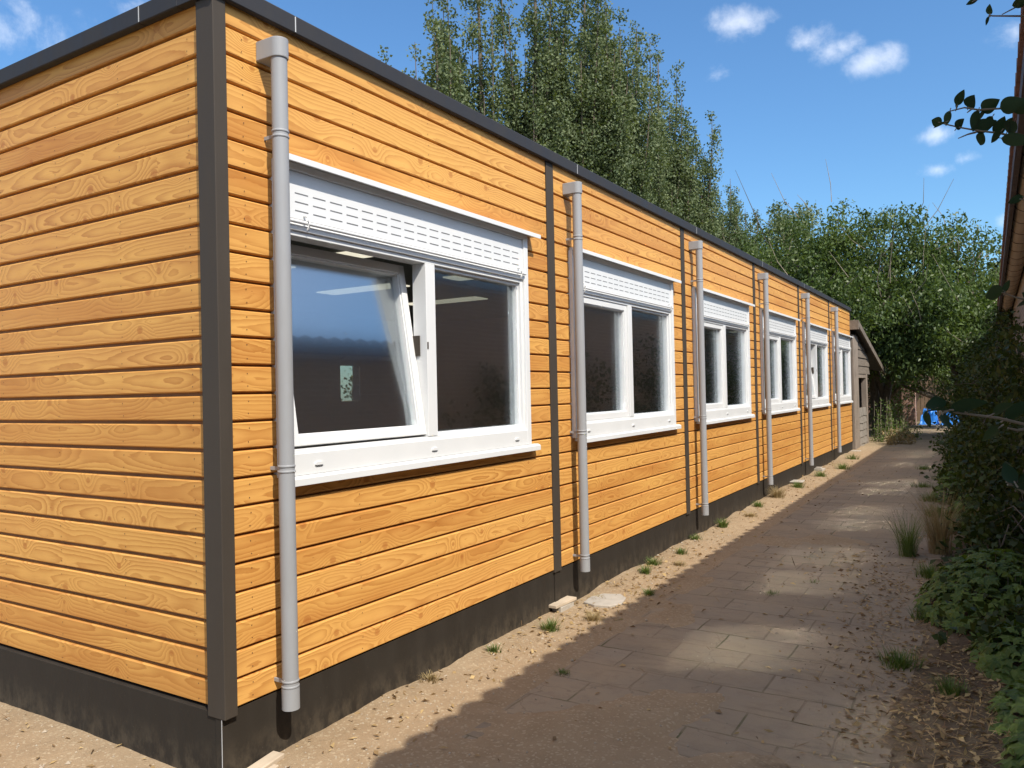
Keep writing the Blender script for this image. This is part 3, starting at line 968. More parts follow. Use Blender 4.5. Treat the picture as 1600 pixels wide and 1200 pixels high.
def poplar(x, y, H, R, seed, label, nl=16, per=420, z0=-.2):
    rs = random.Random(seed)
    t = empty('poplar_tree', (x, y, z0))
    tag(t, label, 'tree', 'tall poplars in a row behind the clad building')
    mb = MB(); C = []; Rd = []
    lean = Vector((rs.uniform(-.3, .3), rs.uniform(-.3, .3), 0))
    mb.tube([(0, 0, -.3), (0, 0, H * .3), tuple(lean * .5 + Vector((0, 0, H * .65))), tuple(lean + Vector((0, 0, H * .96)))], [.24, .19, .10, .02], 8)
    limbs = [(0, .12, 1.0, 0.)]
    for i in range(nl):
        h0 = rs.uniform(.05, .5); limbs.append((rs.uniform(0, 6.283), h0, min(.98, h0 + rs.uniform(.28, .6)), rs.uniform(.35, 1.) * R))
    for (az, h0, h1, ro) in limbs:
        pts = []
        for s in np.linspace(0, 1, 7):
            q = ro * (1 - (1 - s) ** 2.2)
            pts.append(Vector((math.cos(az) * q, math.sin(az) * q, H * (h0 + (h1 - h0) * s))) + lean * (H and (h0 + (h1 - h0) * s)))
        if ro: mb.tube(pts, list(np.linspace(.07, .012, 7)), 5)
        ln = H * (h1 - h0)
        for s in np.arange(.10, 1.0, .42 / max(ln, 2.)):
            i = min(5, int(s * 6)); p = pts[i].lerp(pts[i + 1], s * 6 - i)
            r = (.90 if ro else .95) * (1.03 - .76 * s ** 1.6) * rs.uniform(.6, 1.15)
            C.append((p.x + rs.gauss(0, .19), p.y + rs.gauss(0, .19), p.z + rs.gauss(0, .2))); Rd.append(r)
    mb.build('trunk', M_BARK, t)
    P, T = clumps(C, Rd, per * 1.5, 1.25)
    n = len(P)
    D = rand_unit(n) * .8 + np.array([0, 0, .35]); Nn = rand_unit(n)
    leaf_mesh('crown', P, D, Nn, RNG.uniform(.09, .155, n), RNG.uniform(.065, .115, n), M_POP, t, T)
    return t


def lobe_tree(name, x, y, z0, lobes, mat, label, cat='tree', group=None, per=330, cl=(.35, .75), leaf=(.11, .19), wid=.45, dens=7., droop=.5, trunk=None, twigs=0, seed=1, shell=.5, base=None):
    """lobes: (dx,dy,dz,rx,ry,rz) ellipsoids, leaf clumps in their outer shells, limbs running to them"""
    rs = random.Random(seed)
    t = empty(name, (x, y, z0)); tag(t, label, cat, group)
    C = []; Rd = []
    mb = MB()
    base = base or [(0, 0, -.2)]
    tops = []
    for k, (dx, dy, dz, rx, ry, rz) in enumerate(lobes):
        vol = (rx * ry * rz) ** (2 / 3.)
        for i in range(int(dens * vol) + 4):
            u = Vector((rs.gauss(0, 1), rs.gauss(0, 1), rs.gauss(0, 1))).normalized() * (1 - shell * rs.random() ** 1.5)
            C.append((dx + u.x * rx, dy + u.y * ry, dz + u.z * rz)); Rd.append(rs.uniform(*cl))
        b = Vector(base[k % len(base)])
        e = Vector((dx, dy, dz + rz * .5))
        m1 = b.lerp(e, .35) + Vector((rs.uniform(-.3, .3), rs.uniform(-.3, .3), .12 * abs(e.z)))
        m2 = b.lerp(e, .7) + Vector((rs.uniform(-.3, .3), rs.uniform(-.3, .3), .1 * abs(e.z)))
        tr = trunk or .12
        mb.tube([b, m1, m2, e], [tr, tr * .7, tr * .42, tr * .12], 7)
        for q in range(3):
            a = m2 + Vector((0, 0, 0)); u = Vector((rs.gauss(0, 1) * rx, rs.gauss(0, 1) * ry, rs.gauss(0, 1) * rz)) * .6
            mb.tube([a, a.lerp(Vector((dx, dy, dz)) + u, .5) + Vector((0, 0, .2)), Vector((dx, dy, dz)) + u], [tr * .35, tr * .2, tr * .06], 5)
        for q in range(int(twigs)):
            u = Vector((rs.gauss(0, .8), rs.gauss(0, .8), abs(rs.gauss(.6, .5)))).normalized()
            s = Vector((dx + u.x * rx * .9, dy + u.y * ry * .9, dz + u.z * rz * .9)); ln = rs.uniform(.5, 1.25)
            w = Vector((rs.uniform(-.35, .35), rs.uniform(-.35, .35), rs.uniform(.1, .7)))
            mb.tube([s, s + (u + w * .3) * ln * .5, s + (u + w) * ln * .9], [.014, .010, .004], 4, m=1)
    mb.build('trunk', [M_BARK, M_TWIG], t)
    P, T = clumps(C, Rd, per)
    n = len(P)
    D = rand_unit(n) + np.array([0, 0, -droop]); Nn = rand_unit(n, .6)
    L = RNG.uniform(*leaf, n)
    leaf_mesh('crown', P, D, Nn, L, L * wid * RNG.uniform(.8, 1.2, n), mat, t, T)
    return t


# ---- poplars behind the building
POPS = [(-15.2, 19.4, 13.9, 1.3, 'leftmost and thinnest poplar with two sparse spires above the roof edge', 9, 330),
        (-14.3, 21.0, 15.6, 1.4, 'thin poplar with ragged side plume second from the left of the row', 11, 360),
        (-13.6, 22.9, 19.6, 1.9, 'tallest dense poplar running out of the top of the picture left of centre', 21, 400),
        (-12.6, 25.0, 20.6, 1.9, 'very tall poplar with a twin top cut off by the picture edge', 21, 400),
        (-11.6, 27.2, 20.2, 2.0, 'broad poplar just right of the twin topped one', 21, 400),
        (-11.0, 29.8, 18.3, 1.9, 'poplar with a blunt top in the middle of the row', 21, 400),
        (-10.7, 33.6, 18.4, 2.0, 'pointed poplar standing at the end of the tall group', 21, 400),
        (-10.7, 38.4, 16.0, 2.1, 'poplar where the row starts to fall away to the right', 21, 400),
        (-10.9, 43.4, 14.4, 2.5, 'smaller looking poplar second from the right of the row', 28, 420),
        (-10.8, 48.4, 14.4, 2.6, 'rightmost distant poplar of the row above the roof end', 28, 420)]
for i, (x, y, H, R, lab, nl, per) in enumerate(POPS): poplar(x, y, H, R, 100 + i, lab, nl, per)

# ---- understorey behind the roof line, below the poplars
for i, (x, y, lobes, lab) in enumerate([
        (-11.5, 23.0, [(0, 0, 3.6, 2.2, 2.4, 2.4), (-1.6, 2.2, 4.4, 2., 2., 2.4)], 'bushy dark growth at the foot of the tallest poplars above the roof edge'),
        (-9.8, 29.0, [(0, 0, 3.8, 2.2, 2.6, 2.6), (-.8, 3., 4.4, 2.2, 2.4, 2.8)], 'bushy undergrowth tree under the middle poplars above the roof edge'),
        (-8.6, 36.0, [(0, 0, 4.2, 2.4, 3., 3.), (-1., 4., 4.8, 2.4, 3., 3.4)], 'bushy undergrowth tree under the falling end of the poplar row'),
        (-7.6, 45.0, [(0, 0, 7.2, 2.8, 3.5, 4.8), (-.6, 5., 7.8, 3., 3., 5.6), (1.2, 8., 6.6, 2.6, 3., 5.2)], 'rounded dark green tree between the poplars and the arching tree'),
        (-5.6, 27.0, [(0, 0, 3.4, 2., 2.2, 2.6)], 'low leafy tree behind the roof end of the clad building')]):
    lobe_tree('undergrowth_tree', x, y, -.2, lobes, M_POP if i < 4 else M_TREE, lab, 'tree', None, 340, (.4, .9), (.13, .22), .65, 10., .2, .14, 0, 30 + i, .8)

# ---- arching tree over the end of the path
lobe_tree('arching_tree', -2.2, 23.2, -.2,
          [(-.9, .2, 4.9, 1.7, 1.7, 1.7), (.9, .6, 5.6, 1.5, 1.7, 1.9), (-1.6, 1., 3.4, 1.6, 1.6, 1.9), (.6, -.6, 3.9, 1.4, 1.4, 1.4), (.5, .2, 2.6, 1.2, 1.0, 1.1), (1.7, .2, 2.9, 1.2, 1.2, 1.0), (2.6, -.4, 3.6, 1.1, 1.2, 1.0)],
          M_TREE, 'arching dark green tree with bare twigs above the far roof end and shed', 'tree', None, 700, (.3, .7), (.09, .16), .45, 16., .8, .16, 6, 51, .85, [(-.8, .6, -.2), (-.3, .9, -.2)])
lobe_tree('arching_tree', 1.0, 24.4, -.2,
          [(-.7, .1, 5.2, 1.5, 1.8, 1.7), (.9, .3, 4.7, 1.35, 1.7, 1.8), (.2, -1.0, 3.7, 1.5, 1.4, 1.1), (1.4, -.9, 3.1, 1.1, 1.5, 1.3), (-1.0, -.7, 3.4, 1.2, 1.3, 1.1), (1.9, -1.2, 2.0, .9, 1.4, 1.2), (-.9, -1.0, 2.5, .9, 1.0, .8), (.3, -1.4, 2.7, 1., 1., .7)],
          M_TREE, 'broad drooping tree closing off the far end of the path', 'tree', None, 700, (.3, .7), (.09, .16), .45, 16., .9, .16, 6, 57, .85, [(-1.3, .9, -.2), (1.9, .6, -.2)])
lobe_tree('arching_tree', .2, 27.6, -.2, [(-1.3, 0, 3.2, 1.3, 1.2, 1.5), (.9, .2, 3.1, 1.3, 1.2, 1.4), (2.4, .3, 2.6, 1.1, 1.1, 1.5), (-1.6, -.4, 1.6, .8, .9, 1.1), (.1, .3, 1.9, .7, .7, .7), (1.3, .9, 1.6, .7, .6, .6), (.9, -.3, 2.3, .9, .7, .6), (-.6, 1.2, 1.5, .9, .7, 1.0)],
          M_TREE, 'low hanging shaded tree in front of the brick wall end and the board fence', 'tree', None, 700, (.25, .55), (.08, .14), .45, 17., 1.0, .11, 2, 59, .9, [(-1.5, .6, -.2), (2.4, .8, -.2)])
lobe_tree('hedge_shrub', -.75, 25.6, -.2, [(0, 0, .9, 1.0, 1.0, .95), (.1, .5, 1.7, .9, .9, .7), (-.4, -.9, 1.0, .8, .9, 1.0)], M_SHRUB, 'dark rounded bush filling the gap between the shed porch and the brick wall', 'shrub', None, 420, (.18, .4), (.06, .11), .6, 26., .2, .04, 0, 271, .8)
lobe_tree('hedge_shrub', -7.2, 8.6, -.2, [(0, 0, 1.5, .5, .8, .9)], M_GERAN, 'leafy shrub seen through the small rear window of the nearest room', 'shrub', None, 420, (.15, .3), (.05, .09), .6, 40., .2, .03, 0, 281, .8)
lobe_tree('small_tree', 3.1, 33.5, -.2, [(0, 0, 5.0, 1.3, 1.6, 1.9), (-.3, .6, 3.2, 1.3, 1.5, 1.6)], M_YEL,
          'yellow green tree in the gap between the drooping tree and the tiled eave', 'tree', None, 300, (.3, .6), (.12, .2), .6, 8., .3, .12, 0, 61)
lobe_tree('background_tree', -1.5, 40., -.2, [(-2.5, 0, 3.5, 3., 2.5, 3.6), (1.5, 0, 3.0, 3., 2.5, 3.2), (5., 1., 3.4, 3., 2.5, 3.6), (9., 2., 3.4, 3.5, 2.5, 3.8)], M_SHRUB,
          'dark mass of a wide tree behind the board fence', 'tree', None, 300, (.5, .95), (.18, .3), .65, 9., .2, .16, 0, 67, .8)

# ---- shrubs along the brick house
SHR = [(2.95, 5.9, .40, .65, .50, 'small dark shrub just behind the mound of lobed leaves'),
       (2.95, 7.3, .45, .85, .75, 'low dark bush by the dry grass clump at the path edge'),
       (2.85, 9.0, .50, 1.0, 1.05, 'mid sized dark bush behind the dry grass clump'),
       (2.80, 11.0, .60, 1.2, 1.35, 'dark bush bulging towards the path half way along the brick house'),
       (2.75, 13.3, .65, 1.3, 1.75, 'taller dark bush against the brick house under the eave'),
       (2.70, 15.8, .75, 1.4, 2.2, 'tall dark bush reaching almost to the tiled eave'),
       (2.65, 18.6, .85, 1.5, 2.6, 'dark bush at the end corner of the brick house'),
       (2.9, 21.6, .85, 1.6, 2.7, 'tall bush past the brick house beside the drooping tree'),
       (3.1, 25.2, .8, 1.8, 2.4, 'farthest dark bush on the edge of the path by the deep blue tarpaulin')]
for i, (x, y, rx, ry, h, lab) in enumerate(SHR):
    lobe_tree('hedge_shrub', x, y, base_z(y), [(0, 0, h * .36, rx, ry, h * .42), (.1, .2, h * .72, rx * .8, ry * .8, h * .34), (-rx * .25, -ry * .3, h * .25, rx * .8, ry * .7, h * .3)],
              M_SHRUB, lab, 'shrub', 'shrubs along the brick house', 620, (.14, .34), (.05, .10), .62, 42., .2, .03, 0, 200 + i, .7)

# climbing growth on the end of the eave
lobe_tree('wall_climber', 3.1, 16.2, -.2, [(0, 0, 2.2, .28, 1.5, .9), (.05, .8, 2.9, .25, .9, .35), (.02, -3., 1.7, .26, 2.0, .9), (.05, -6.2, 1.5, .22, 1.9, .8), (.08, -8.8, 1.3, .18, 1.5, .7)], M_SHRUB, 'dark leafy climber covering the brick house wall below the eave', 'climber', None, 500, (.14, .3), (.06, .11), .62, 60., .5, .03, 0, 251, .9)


def lobed_leaf_patch(name, x, y, rx, ry, h, n, label, mat, seed):
    """mound of broad lobed leaves on stalks"""
    rs = np.random.default_rng(seed)
    t = empty(name, (x, y, base_z(y))); tag(t, label, 'plant')
    vs = []; fs = []; tone = []
    mbs = MB()
    for k in range(n):
        a = rs.random() * 6.283; q = rs.random() ** .5
        px, py = math.cos(a) * q * rx, math.sin(a) * q * ry
        pz = h * (1 - q ** 2.2) * rs.uniform(.55, 1.05) + .05
        nrm = Vector((px / rx * .8 + rs.normal() * .25, py / ry * .8 + rs.normal() * .25, 1.)).normalized()
        if k % 4 == 0: mbs.tube([(px * .6, py * .6, 0), (px * .9, py * .9, pz * .6), (px, py, pz)], [.003, .0025, .002], 4)
        ax = nrm.cross(Vector((rs.normal(), rs.normal(), .1))).normalized(); ay = nrm.cross(ax)
        s = rs.uniform(.035, .062)
        b = len(vs); vs.append(Vector((px, py, pz)))
        m = 15
        for i in range(m):
            w = 2 * math.pi * i / m
            rr = s * (.72 + .30 * math.cos(5 * w) + .10 * math.cos(15 * w)) if i else s * .35
            vs.append(Vector((px, py, pz)) + ax * math.cos(w) * rr + ay * math.sin(w) * rr - nrm * (rr * rr / s * .35))
        tn = rs.random()
        for i in range(m): fs.append((b, b + 1 + i, b + 1 + (i + 1) % m))
        tone += [tn] * (m + 1)
    me = bpy.data.meshes.new('leaves'); me.from_pydata([tuple(q) for q in vs], [], fs); me.materials.append(mat)
    at = me.attributes.new('tone', 'FLOAT', 'POINT'); at.data.foreach_set('value', np.array(tone, dtype=np.float32))
    o = bpy.data.objects.new('leaves', me); COL.objects.link(o); o.parent = t
    mbs.build('stems', M_TWIG, t)
    return t


lobed_leaf_patch('mound_plant', 2.84, 4.45, .52, .95, .36, 900, 'rounded mound of light green lobed leaves at the path edge', M_GERAN, 3)
lobed_leaf_patch('mound_plant', 2.98, 3.15, .30, .55, .20, 260, 'low trailing lobed leaves in front of the rounded green mound', M_GERAN, 4)
lobed_leaf_patch('mound_plant', 2.99, 2.2, .22, .5, .14, 130, 'scattered low green leaves among the leaf litter at the near right corner', M_GERAN, 5)

lobed_leaf_patch('mound_plant', 2.98, 1.62, .17, .34, .15, 150, 'low green leaves filling the nearest right corner beside the straw litter', M_GERAN, 11)
lobed_leaf_patch('mound_plant', 2.62, 7.9, .30, .55, .34, 260, 'bright lobed leaves beside the dry grass clump further along the path edge', M_GERAN, 6)
lobed_leaf_patch('mound_plant', 2.42, 10.1, .34, .60, .38, 260, 'bright low plant spilling onto the path before the bulging dark bush', M_GERAN, 8)
lobed_leaf_patch('mound_plant', 2.36, 12.6, .34, .70, .36, 220, 'low bright plant on the path edge below the taller dark bush', M_GERAN, 9)


def ivy_mat_patch():
    n = 5200
    y = RNG.uniform(3., 14., n); x = 3.22 - np.minimum(np.abs(RNG.normal(0, .3, n)), .68)
    z = np.array([base_z(q) for q in y]) + .05 + RNG.random(n) * .22
    P = np.stack([x, y, z], 1)
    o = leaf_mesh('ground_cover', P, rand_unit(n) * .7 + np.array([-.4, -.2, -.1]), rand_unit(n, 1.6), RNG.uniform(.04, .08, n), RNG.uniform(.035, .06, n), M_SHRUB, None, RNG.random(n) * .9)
    o['kind'] = 'stuff'; o['label'] = 'dark trailing ground cover along the foot of the brick house'; o['category'] = 'ground cover'


ivy_mat_patch()


# ---- grass tufts
def tuft(x, y, n, h, spread, mat, label, name='grass_tuft', cat='grass tuft', group='weeds along the path', seed=0, wide=.0038, up=.0, z=None):
    rs = np.random.default_rng(seed + 900)
    vs = []; fs = []; tone = []
    for k in range(n):
        a = rs.random() * 6.283; r0 = min(abs(rs.normal()), 1.7) * spread * .26
        bx, by = math.cos(a) * r0, math.sin(a) * r0
        az = a + rs.normal() * .6; L = h * rs.uniform(.45, 1.1); out = L * rs.uniform(.25, .95) * (1 - up)
        dx, dy = math.cos(az), math.sin(az); sx, sy = -dy, dx
        b = len(vs); w = wide * rs.uniform(.6, 1.2); segs = 4
        for i in range(segs + 1):
            s = i / segs
            cx = bx + dx * out * s ** 1.6; cy = by + dy * out * s ** 1.6; cz = L * (s - .35 * s * s * (out / L))
            ww = w * (1 - s * .92)
            vs.append((cx + sx * ww, cy + sy * ww, cz)); vs.append((cx - sx * ww, cy - sy * ww, cz))
        for i in range(segs): fs.append((b + 2 * i, b + 2 * i + 1, b + 2 * i + 3, b + 2 * i + 2))
        tone += [float(np.clip(rs.normal(.5, .25), 0, 1))] * (2 * segs + 2)
    me = bpy.data.meshes.new(name); me.from_pydata(vs, [], fs); me.materials.append(mat)
    at = me.attributes.new('tone', 'FLOAT', 'POINT'); at.data.foreach_set('value', np.array(tone, dtype=np.float32))
    o = bpy.data.objects.new(name, me); COL.objects.link(o)
    o.location = (x, y, (ground_z(x, y) if z is None else z) - .004)
    tag(o, label, cat, group)
    return o


TUFTS = [(2.42, 3.95, 140, .14, .20, M_GRASS, 'grass growing out of the near flank of the rounded green mound'),
         (2.36, 5.30, 150, .18, .22, M_GRASS, 'grass at the path edge between the rounded mound and the dry grass clump'),
         (2.24, 8.60, 160, .22, .28, M_GRASS, 'long grass spilling onto the slabs past the dry grass clump'),
         (2.10, 9.90, 160, .20, .30, M_GRASS, 'thick grass at the path edge below the bulging dark bush'),
         (2.62, 2.45, 90, .12, .14, M_GRASS, 'green blades poking through the straw litter'),
         (.05, 1.35, 70, .07, .12, M_DRY, 'withered wisps against the plinth below the nearest window'),
         (.10, 1.95, 60, .06, .10, M_GRASS, 'small green wisps at the plinth below the nearest window'),
         (.14, 3.42, 80, .07, .13, M_DRY, 'straw tuft behind the batten topped block under the second downpipe'),
         (.08, 4.75, 90, .10, .14, M_GRASS, 'weeds hugging the plinth below the second window'),
         (.30, 4.85, 80, .06, .14, M_DRY, 'flat dry wisps on the sunny strip below the second window'),
         (.06, 6.05, 80, .09, .14, M_GRASS, 'weeds at the plinth joint between the second and third windows'),
         (.22, 7.70, 90, .08, .16, M_DRY, 'dry flattened grass below the third window'),
         (.10, 8.55, 100, .12, .15, M_GRASS, 'ragged green weed below the far end of the third window'),
         (.20, 10.6, 110, .15, .2, M_GRASS, 'ragged weeds below the fourth window'),
         (.20, 2.51, 110, .11, .11, M_GRASS, 'bright grass tuft before the batten topped block'),
         (.36, 2.86, 90, .09, .13, M_DRY, 'straw coloured tuft just right of the batten topped block'),
         (.45, 3.70, 70, .08, .08, M_GRASS, 'small green weed at the edge of the long shadow beyond the batten'),
         (.16, 4.35, 80, .11, .10, M_GRASS, 'green tuft on the sunny strip past the second downpipe'),
         (.18, 5.25, 80, .10, .10, M_GRASS, 'green weed half way between the second and third downpipes'),
         (.10, 6.90, 130, .15, .11, M_GRASS, 'lush bright green tuft near the foot of the third downpipe'),
         (.16, 9.40, 160, .24, .20, M_DRY, 'dry pale grass clump near the foot of the fourth downpipe'),
         (.25, 12.3, 110, .17, .22, M_GRASS, 'green weeds on the sunny strip near the fifth downpipe'),
         (.42, 13.6, 120, .18, .26, M_GRASS, 'dull green grass at the shadow edge near the fifth downpipe'),
         (.30, 15.6, 100, .18, .25, M_GRASS, 'weeds on the sunny strip near the far end of the plinth'),
         (.66, 1.83, 60, .05, .07, M_GRASS, 'tiny tuft alone in the shaded sand'),
         (1.42, 2.55, 80, .07, .14, M_GRASS, 'flat weedy tuft in the slab joint within the nearest light patch'),
         (1.31, 4.15, 90, .09, .10, M_GRASS, 'dark green tuft in a slab joint beyond the nearest light patch'),
         (1.52, 4.70, 60, .08, .09, M_GRASS, 'thin weed in a slab joint next to the dark green tuft'),
         (2.34, 2.88, 170, .13, .22, M_GRASS, 'shaded grass patch at the right edge of the slabs before the green mound'),
         (1.90, 11.4, 150, .16, .30, M_GRASS, 'spreading grass on the slabs by the dark bushes'),
         (2.12, 12.4, 150, .20, .30, M_GRASS, 'grass at the slab edge beneath the taller dark bushes'),
         (1.75, 14.0, 130, .16, .30, M_GRASS, 'far grass patch on the right half of the path')]
for i, (x, y, n, h, sp_, mt, lab) in enumerate(TUFTS): tuft(x, y, int(n * 1.7), h * .85, sp_ * 1.15, mt, lab, seed=i)
tuft(2.12, 6.1, 320, .50, .16, M_GRASS, 'feathery upright green weed beside the dry grass clump', 'tall_weed', 'weed', None, 61, .0025, .35)
tuft(2.38, 6.35, 420, .72, .22, M_DRY, 'tall rusty brown dry grass clump at the path edge', 'dry_grass_clump', 'grass clump', None, 62, .003, .35)


def tall_weed(x, y, h, r, n, label, seed, mat):
    rs = random.Random(seed)
    t = empty('tall_weed', (x, y, base_z(y))); tag(t, label, 'weed', 'tall weeds by the shed')
    mb = MB(); C = []; Rd = []
    for i in range(n):
        bx, by = rs.gauss(0, r * .5), rs.gauss(0, r * .5); H = h * rs.uniform(.5, 1.)
        top = (bx + rs.gauss(0, .08), by + rs.gauss(0, .08), H)
        mb.tube([(bx, by, -.02), top], [.008, .003], 4)
        for s in np.arange(.1, 1., .16): C.append((bx + (top[0] - bx) * s, by + (top[1] - by) * s, H * s)); Rd.append(.13 * (1.1 - .6 * s))
    mb.build('stems', M_TWIG, t)
    P, T = clumps(C, Rd, 900)
    n = len(P)
    leaf_mesh('leaves', P, rand_unit(n), rand_unit(n, .4), RNG.uniform(.04, .09, n), RNG.uniform(.02, .04, n), mat, t, T)


tall_weed(.30, 20.9, 1.25, .28, 12, 'tall green weed spire against the shed shingles', 1, M_GRASS)
tall_weed(.50, 22.3, .75, .45, 18, 'wide clump of sunlit weeds in front of the shed', 2, M_GRASS)
tall_weed(.70, 20.2, .45, .35, 14, 'low yellowing weeds at the near foot of the shed', 3, M_DRY)
tall_weed(.15, 25.3, 1.05, .5, 16, 'bushy weeds between the shed porch and the brick wall', 4, M_GRASS)

# ---- litter and gravel
def scatter_leaves():
    P = []
    def add(n, fx, fy):
        for _ in range(n):
            x, y = fx(), fy()
            if -2.3 < x < 3.2: P.append((x, y, max(ground_z(x, y), base_z(y) if .62 < x < 2.45 else -9) + .006))
    add(900, lambda: abs(random.gauss(.2, .2)), lambda: random.uniform(.2, 15))
    add(260, lambda: random.gauss(.3, .15), lambda: random.gauss(3.6, .8))
    add(150, lambda: random.uniform(.6, 2.3), lambda: random.uniform(.5, 14))
    add(2600, lambda: random.gauss(2.68, .27), lambda: random.gauss(2.1, .75))
    add(900, lambda: random.gauss(2.2, .24), lambda: random.gauss(4.4, 1.0))
    add(200, lambda: random.gauss(1.6, .3), lambda: random.gauss(5.5, .5))
    add(170, lambda: random.uniform(-2.2, 0.), lambda: random.uniform(-.9, -.05))
    P = np.array(P); n = len(P)
    L = RNG.uniform(.018, .055, n); straw = RNG.random(n) < np.where(P[:, 0] > 2., .35, .12)
    L = np.where(straw, RNG.uniform(.05, .16, n), L); Wl = np.where(straw, RNG.uniform(.003, .006, n), L * RNG.uniform(.2, .6, n))
    o = leaf_mesh('fallen_leaves', P, rand_unit(n) * np.array([1, 1, .22]), rand_unit(n, 2.2), L, Wl, M_DEAD, None, RNG.beta(1.2, 1.1, n), .3)
    o['kind'] = 'stuff'; o['label'] = 'dry fallen leaves scattered along both edges of the path'; o['category'] = 'fallen leaves'


scatter_leaves()


def scatter_stones():
    mb = MB()
    for _ in range(1900):
        q = random.random()
        if q < .55: x, y = random.uniform(.0, .5), random.uniform(.1, 6.5)
        elif q < .75: x, y = random.uniform(-2.2, .0), random.uniform(-1.0, -.03)
        else: x, y = random.uniform(.3, 2.3), random.uniform(-.5, 5)
        z = max(ground_z(x, y), base_z(y) if .62 < x < 2.45 else -9); r = random.uniform(.002, .0075) * (1 if random.random() < .96 else 2.2)
        a = [(r, 0, 0), (0, r, 0), (-r, 0, 0), (0, -r, 0), (0, 0, r * .7), (0, 0, -r * .7)]
        vs = [(x + p[0] * random.uniform(.7, 1.3), y + p[1] * random.uniform(.7, 1.3), z + p[2] + r * .2) for p in a]
        mb.add(vs, [(0, 1, 4), (1, 2, 4), (2, 3, 4), (3, 0, 4), (1, 0, 5), (2, 1, 5), (3, 2, 5), (0, 3, 5)])
    o = mb.build('gravel', M_PEB, fix=False)
    o['kind'] = 'stuff'; o['label'] = 'small pale grit and pebbles on the sandy ground'; o['category'] = 'gravel'


scatter_stones()


# ---- leafy sprigs of the climber near the camera
def sprig(name, label, anchor, stems, leaves, right=CR, up=Vector((0, 0, 1)), seed=5, mat=None):
    """stems: lists of (r,u,d) metres from anchor; leaves: (r,u,d,angle deg,length,width,tilt)"""
    rs = random.Random(seed)
    r = Vector((right.x, right.y, 0)).normalized(); u = up; d = u.cross(r)
    t = empty(name, anchor); tag(t, label, 'branch')
    def W(a, b, c): return r * a + u * b + d * c
    mb = MB()
    for st in stems:
        n = len(st); mb.tube([W(*q) for q in st], list(np.linspace(.0035, .0016, n)), 6)
    vs = []; fs = []; tone = []
    for (a, b, c, ang, L, Wd, tilt) in leaves:
        dr = (r * math.cos(math.radians(ang)) + u * math.sin(math.radians(ang))).normalized()
        dr = (dr + d * rs.uniform(-.35, .35)).normalized()
        nn = (d * math.cos(math.radians(tilt)) + u * math.sin(math.radians(tilt)))
        sd = dr.cross(nn).normalized(); nn = sd.cross(dr)
        p0 = W(a, b, c); k0 = len(vs); m = 9; mb.tube([p0 - dr * .008, p0 + dr * .004], [.0016, .0012], 5)
        for i in range(m + 1):
            s = i / m
            w = Wd * .5 * (math.sin(math.pi * min(1, s ** .78)) ** .8) if 0 < i < m else .0006
            cpos = p0 + dr * L * s - nn * (L * .10 * s * s)
            vs += [cpos + sd * w + nn * w * .25, cpos, cpos - sd * w + nn * w * .25]
        for i in range(m):
            q = k0 + 3 * i
            fs += [(q, q + 1, q + 4, q + 3), (q + 1, q + 2, q + 5, q + 4)]
        tone += [rs.random()] * (3 * (m + 1))
    mb.build('stem', M_TWIG, t)
    me = bpy.data.meshes.new('leaves'); me.from_pydata([tuple(q) for q in vs], [], fs); me.materials.append(mat or M_SPRIG)
    me.polygons.foreach_set('use_smooth', [True] * len(fs))
    at = me.attributes.new('tone', 'FLOAT', 'POINT'); at.data.foreach_set('value', np.array(tone, dtype=np.float32))
    o = bpy.data.objects.new('leaves', me); COL.objects.link(o); o.parent = t
    return t


k = 2.4 / 1219.   # metres per photo pixel at the sprig's distance (real size of the twig)
def S(x, y, d=0.): return ((x - 1600) * k, (195 - y) * k, d)
st = [[S(1625, 178), S(1580, 168), S(1530, 170), S(1508, 166), S(1490, 170), S(1482, 172)],
      [S(1625, 222), S(1560, 207), S(1530, 203), S(1500, 197), S(1480, 192), S(1466, 188)],
      [S(1525, 205), S(1512, 208), S(1497, 214)], [S(1520, 168), S(1512, 174)]]
lv = []
for (x, y, a, L, W_, tl) in [(1472, 190, 160, 17, 14, 20), (1470, 193, 200, 20, 6, 60), (1484, 171, 255, 24, 11, 10), (1488, 168, 75, 24, 14, 25), (1498, 166, 65, 25, 10, 50),
                             (1515, 166, 60, 26, 19, 10), (1530, 170, 250, 38, 15, 15), (1536, 170, 30, 32, 21, 5), (1548, 170, 215, 22, 12, 40), (1556, 172, 15, 36, 24, 5),
                             (1560, 176, 240, 20, 13, 30), (1492, 200, 50, 22, 14, 25), (1522, 200, 20, 38, 20, 5), (1540, 204, 240, 30, 16, 10), (1566, 207, 75, 30, 19, 10),
                             (1575, 205, 62, 30, 16, 30), (1562, 216, -10, 46, 18, 15), (1560, 206, 225, 26, 12, 30), (1580, 170, 10, 34, 22, 10), (1590, 186, 250, 24, 18, 15)]:
    lv.append((*S(x, y, random.uniform(-.03, .03)), a, L * k, W_ * k * 1.12, tl))
sprig('leafy_branch', 'dark leafy twig sticking out from the tiled eave into the blue sky', (2.94, .654, 2.144), st, lv, seed=5)
def S2(x, y, d=0.): return ((x - 1600) * k, (25 - y) * k, d)
st = [[S2(1640, 26), S2(1590, 25), S2(1552, 24), S2(1545, 23)], [S2(1650, -6), S2(1590, 10), S2(1566, 22)], [S2(1560, -14), S2(1530, -3), S2(1512, 4)]]
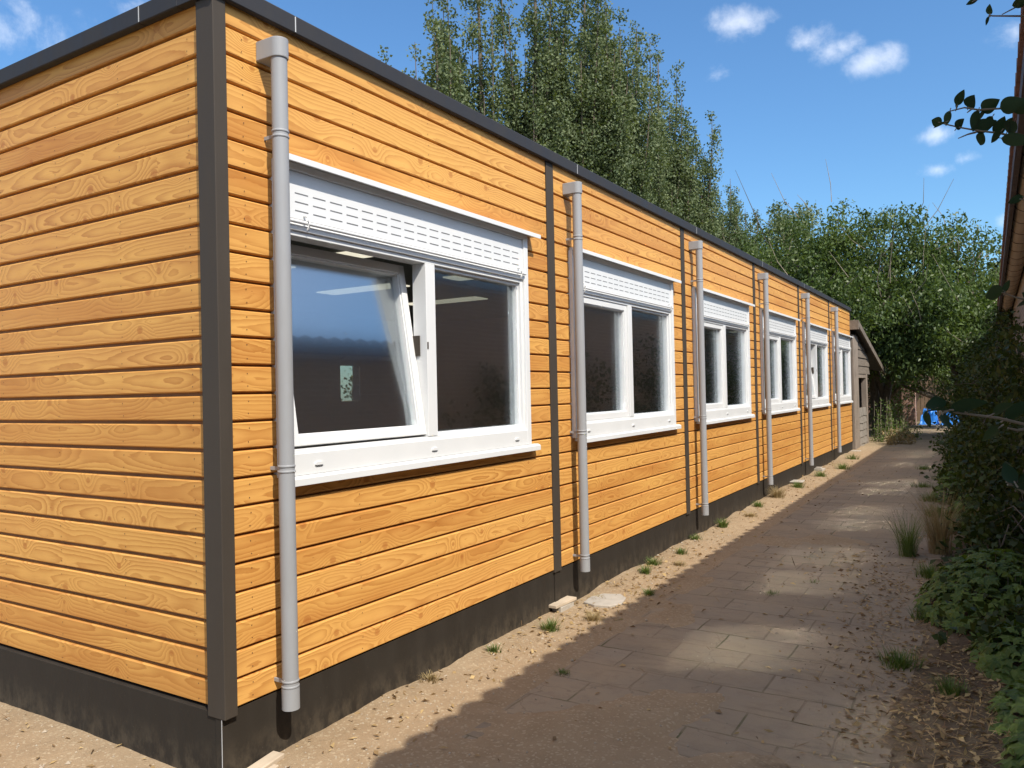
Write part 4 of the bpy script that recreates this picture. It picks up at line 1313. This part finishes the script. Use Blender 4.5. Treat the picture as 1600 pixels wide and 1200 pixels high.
lv = [(*S2(1547, 22), 85, 18 * k, 11 * k, 10), (*S2(1546, 24), 245, 17 * k, 6 * k, 30), (*S2(1606, 0), 205, 44 * k, 15 * k, 10), (*S2(1530, -4), 205, 24 * k, 8 * k, 20), (*S2(1640, 0), 190, 40 * k, 16 * k, 10)]
sprig('leafy_branch', 'small bare looking twig with few leaves at the top right picture corner', (2.948, .655, 2.479), st, lv, seed=6)
k = 1.35 / 1219.
def S3(x, y, d=0.): return ((x - 1600) * k, (665 - y) * k, d)
st = [[S3(1700, 700), S3(1620, 668), S3(1560, 652), S3(1500, 643), S3(1462, 636)], [S3(1620, 668), S3(1590, 672), S3(1575, 668)], [S3(1680, 790), S3(1600, 770), S3(1570, 752)]]
lv = []
for (x, y, a, L, W_, tl) in [(1466, 637, 178, 44, 16, 70), (1474, 638, 100, 22, 30, 60), (1478, 640, 15, 62, 28, 35), (1500, 642, 150, 30, 14, 50), (1462, 640, 262, 28, 18, 55), (1470, 642, 285, 26, 12, 40),
                             (1532, 645, 30, 34, 22, 40), (1575, 655, 40, 48, 26, 25), (1576, 668, 215, 36, 20, 30), (1610, 665, 60, 40, 24, 30),
                             (1572, 752, 110, 34, 22, 30), (1570, 756, -10, 46, 16, 50), (1600, 760, 50, 36, 20, 40)]:
    lv.append((*S3(x, y, random.uniform(-.04, .03)), a, L * k, W_ * k, tl))
sprig('leafy_branch', 'large broad leaves on a twig hanging before the dark shrubs', (2.882, -.604, 1.279), st, lv, seed=7, mat=M_SPRIG)
k = 1.9 / 1219.
def S4(x, y, d=0.): return ((x - 1600) * k, (460 - y) * k, d)
st = [[S4(1690, 480), S4(1630, 468), S4(1590, 458), S4(1570, 450)], [S4(1690, 310), S4(1630, 300), S4(1605, 292)]]
lv = [(*S4(1574, 446), 195, 42 * k, 26 * k, 20), (*S4(1575, 450), 80, 22 * k, 12 * k, 40), (*S4(1625, 462), 195, 46 * k, 14 * k, 40), (*S4(1612, 288), 200, 26 * k, 14 * k, 20), (*S4(1640, 470), 150, 40 * k, 22 * k, 20)]
sprig('leafy_branch', 'twig with one big leaf overlapping the tiled eave end', (2.905, .235, 1.575), st, lv, seed=8)
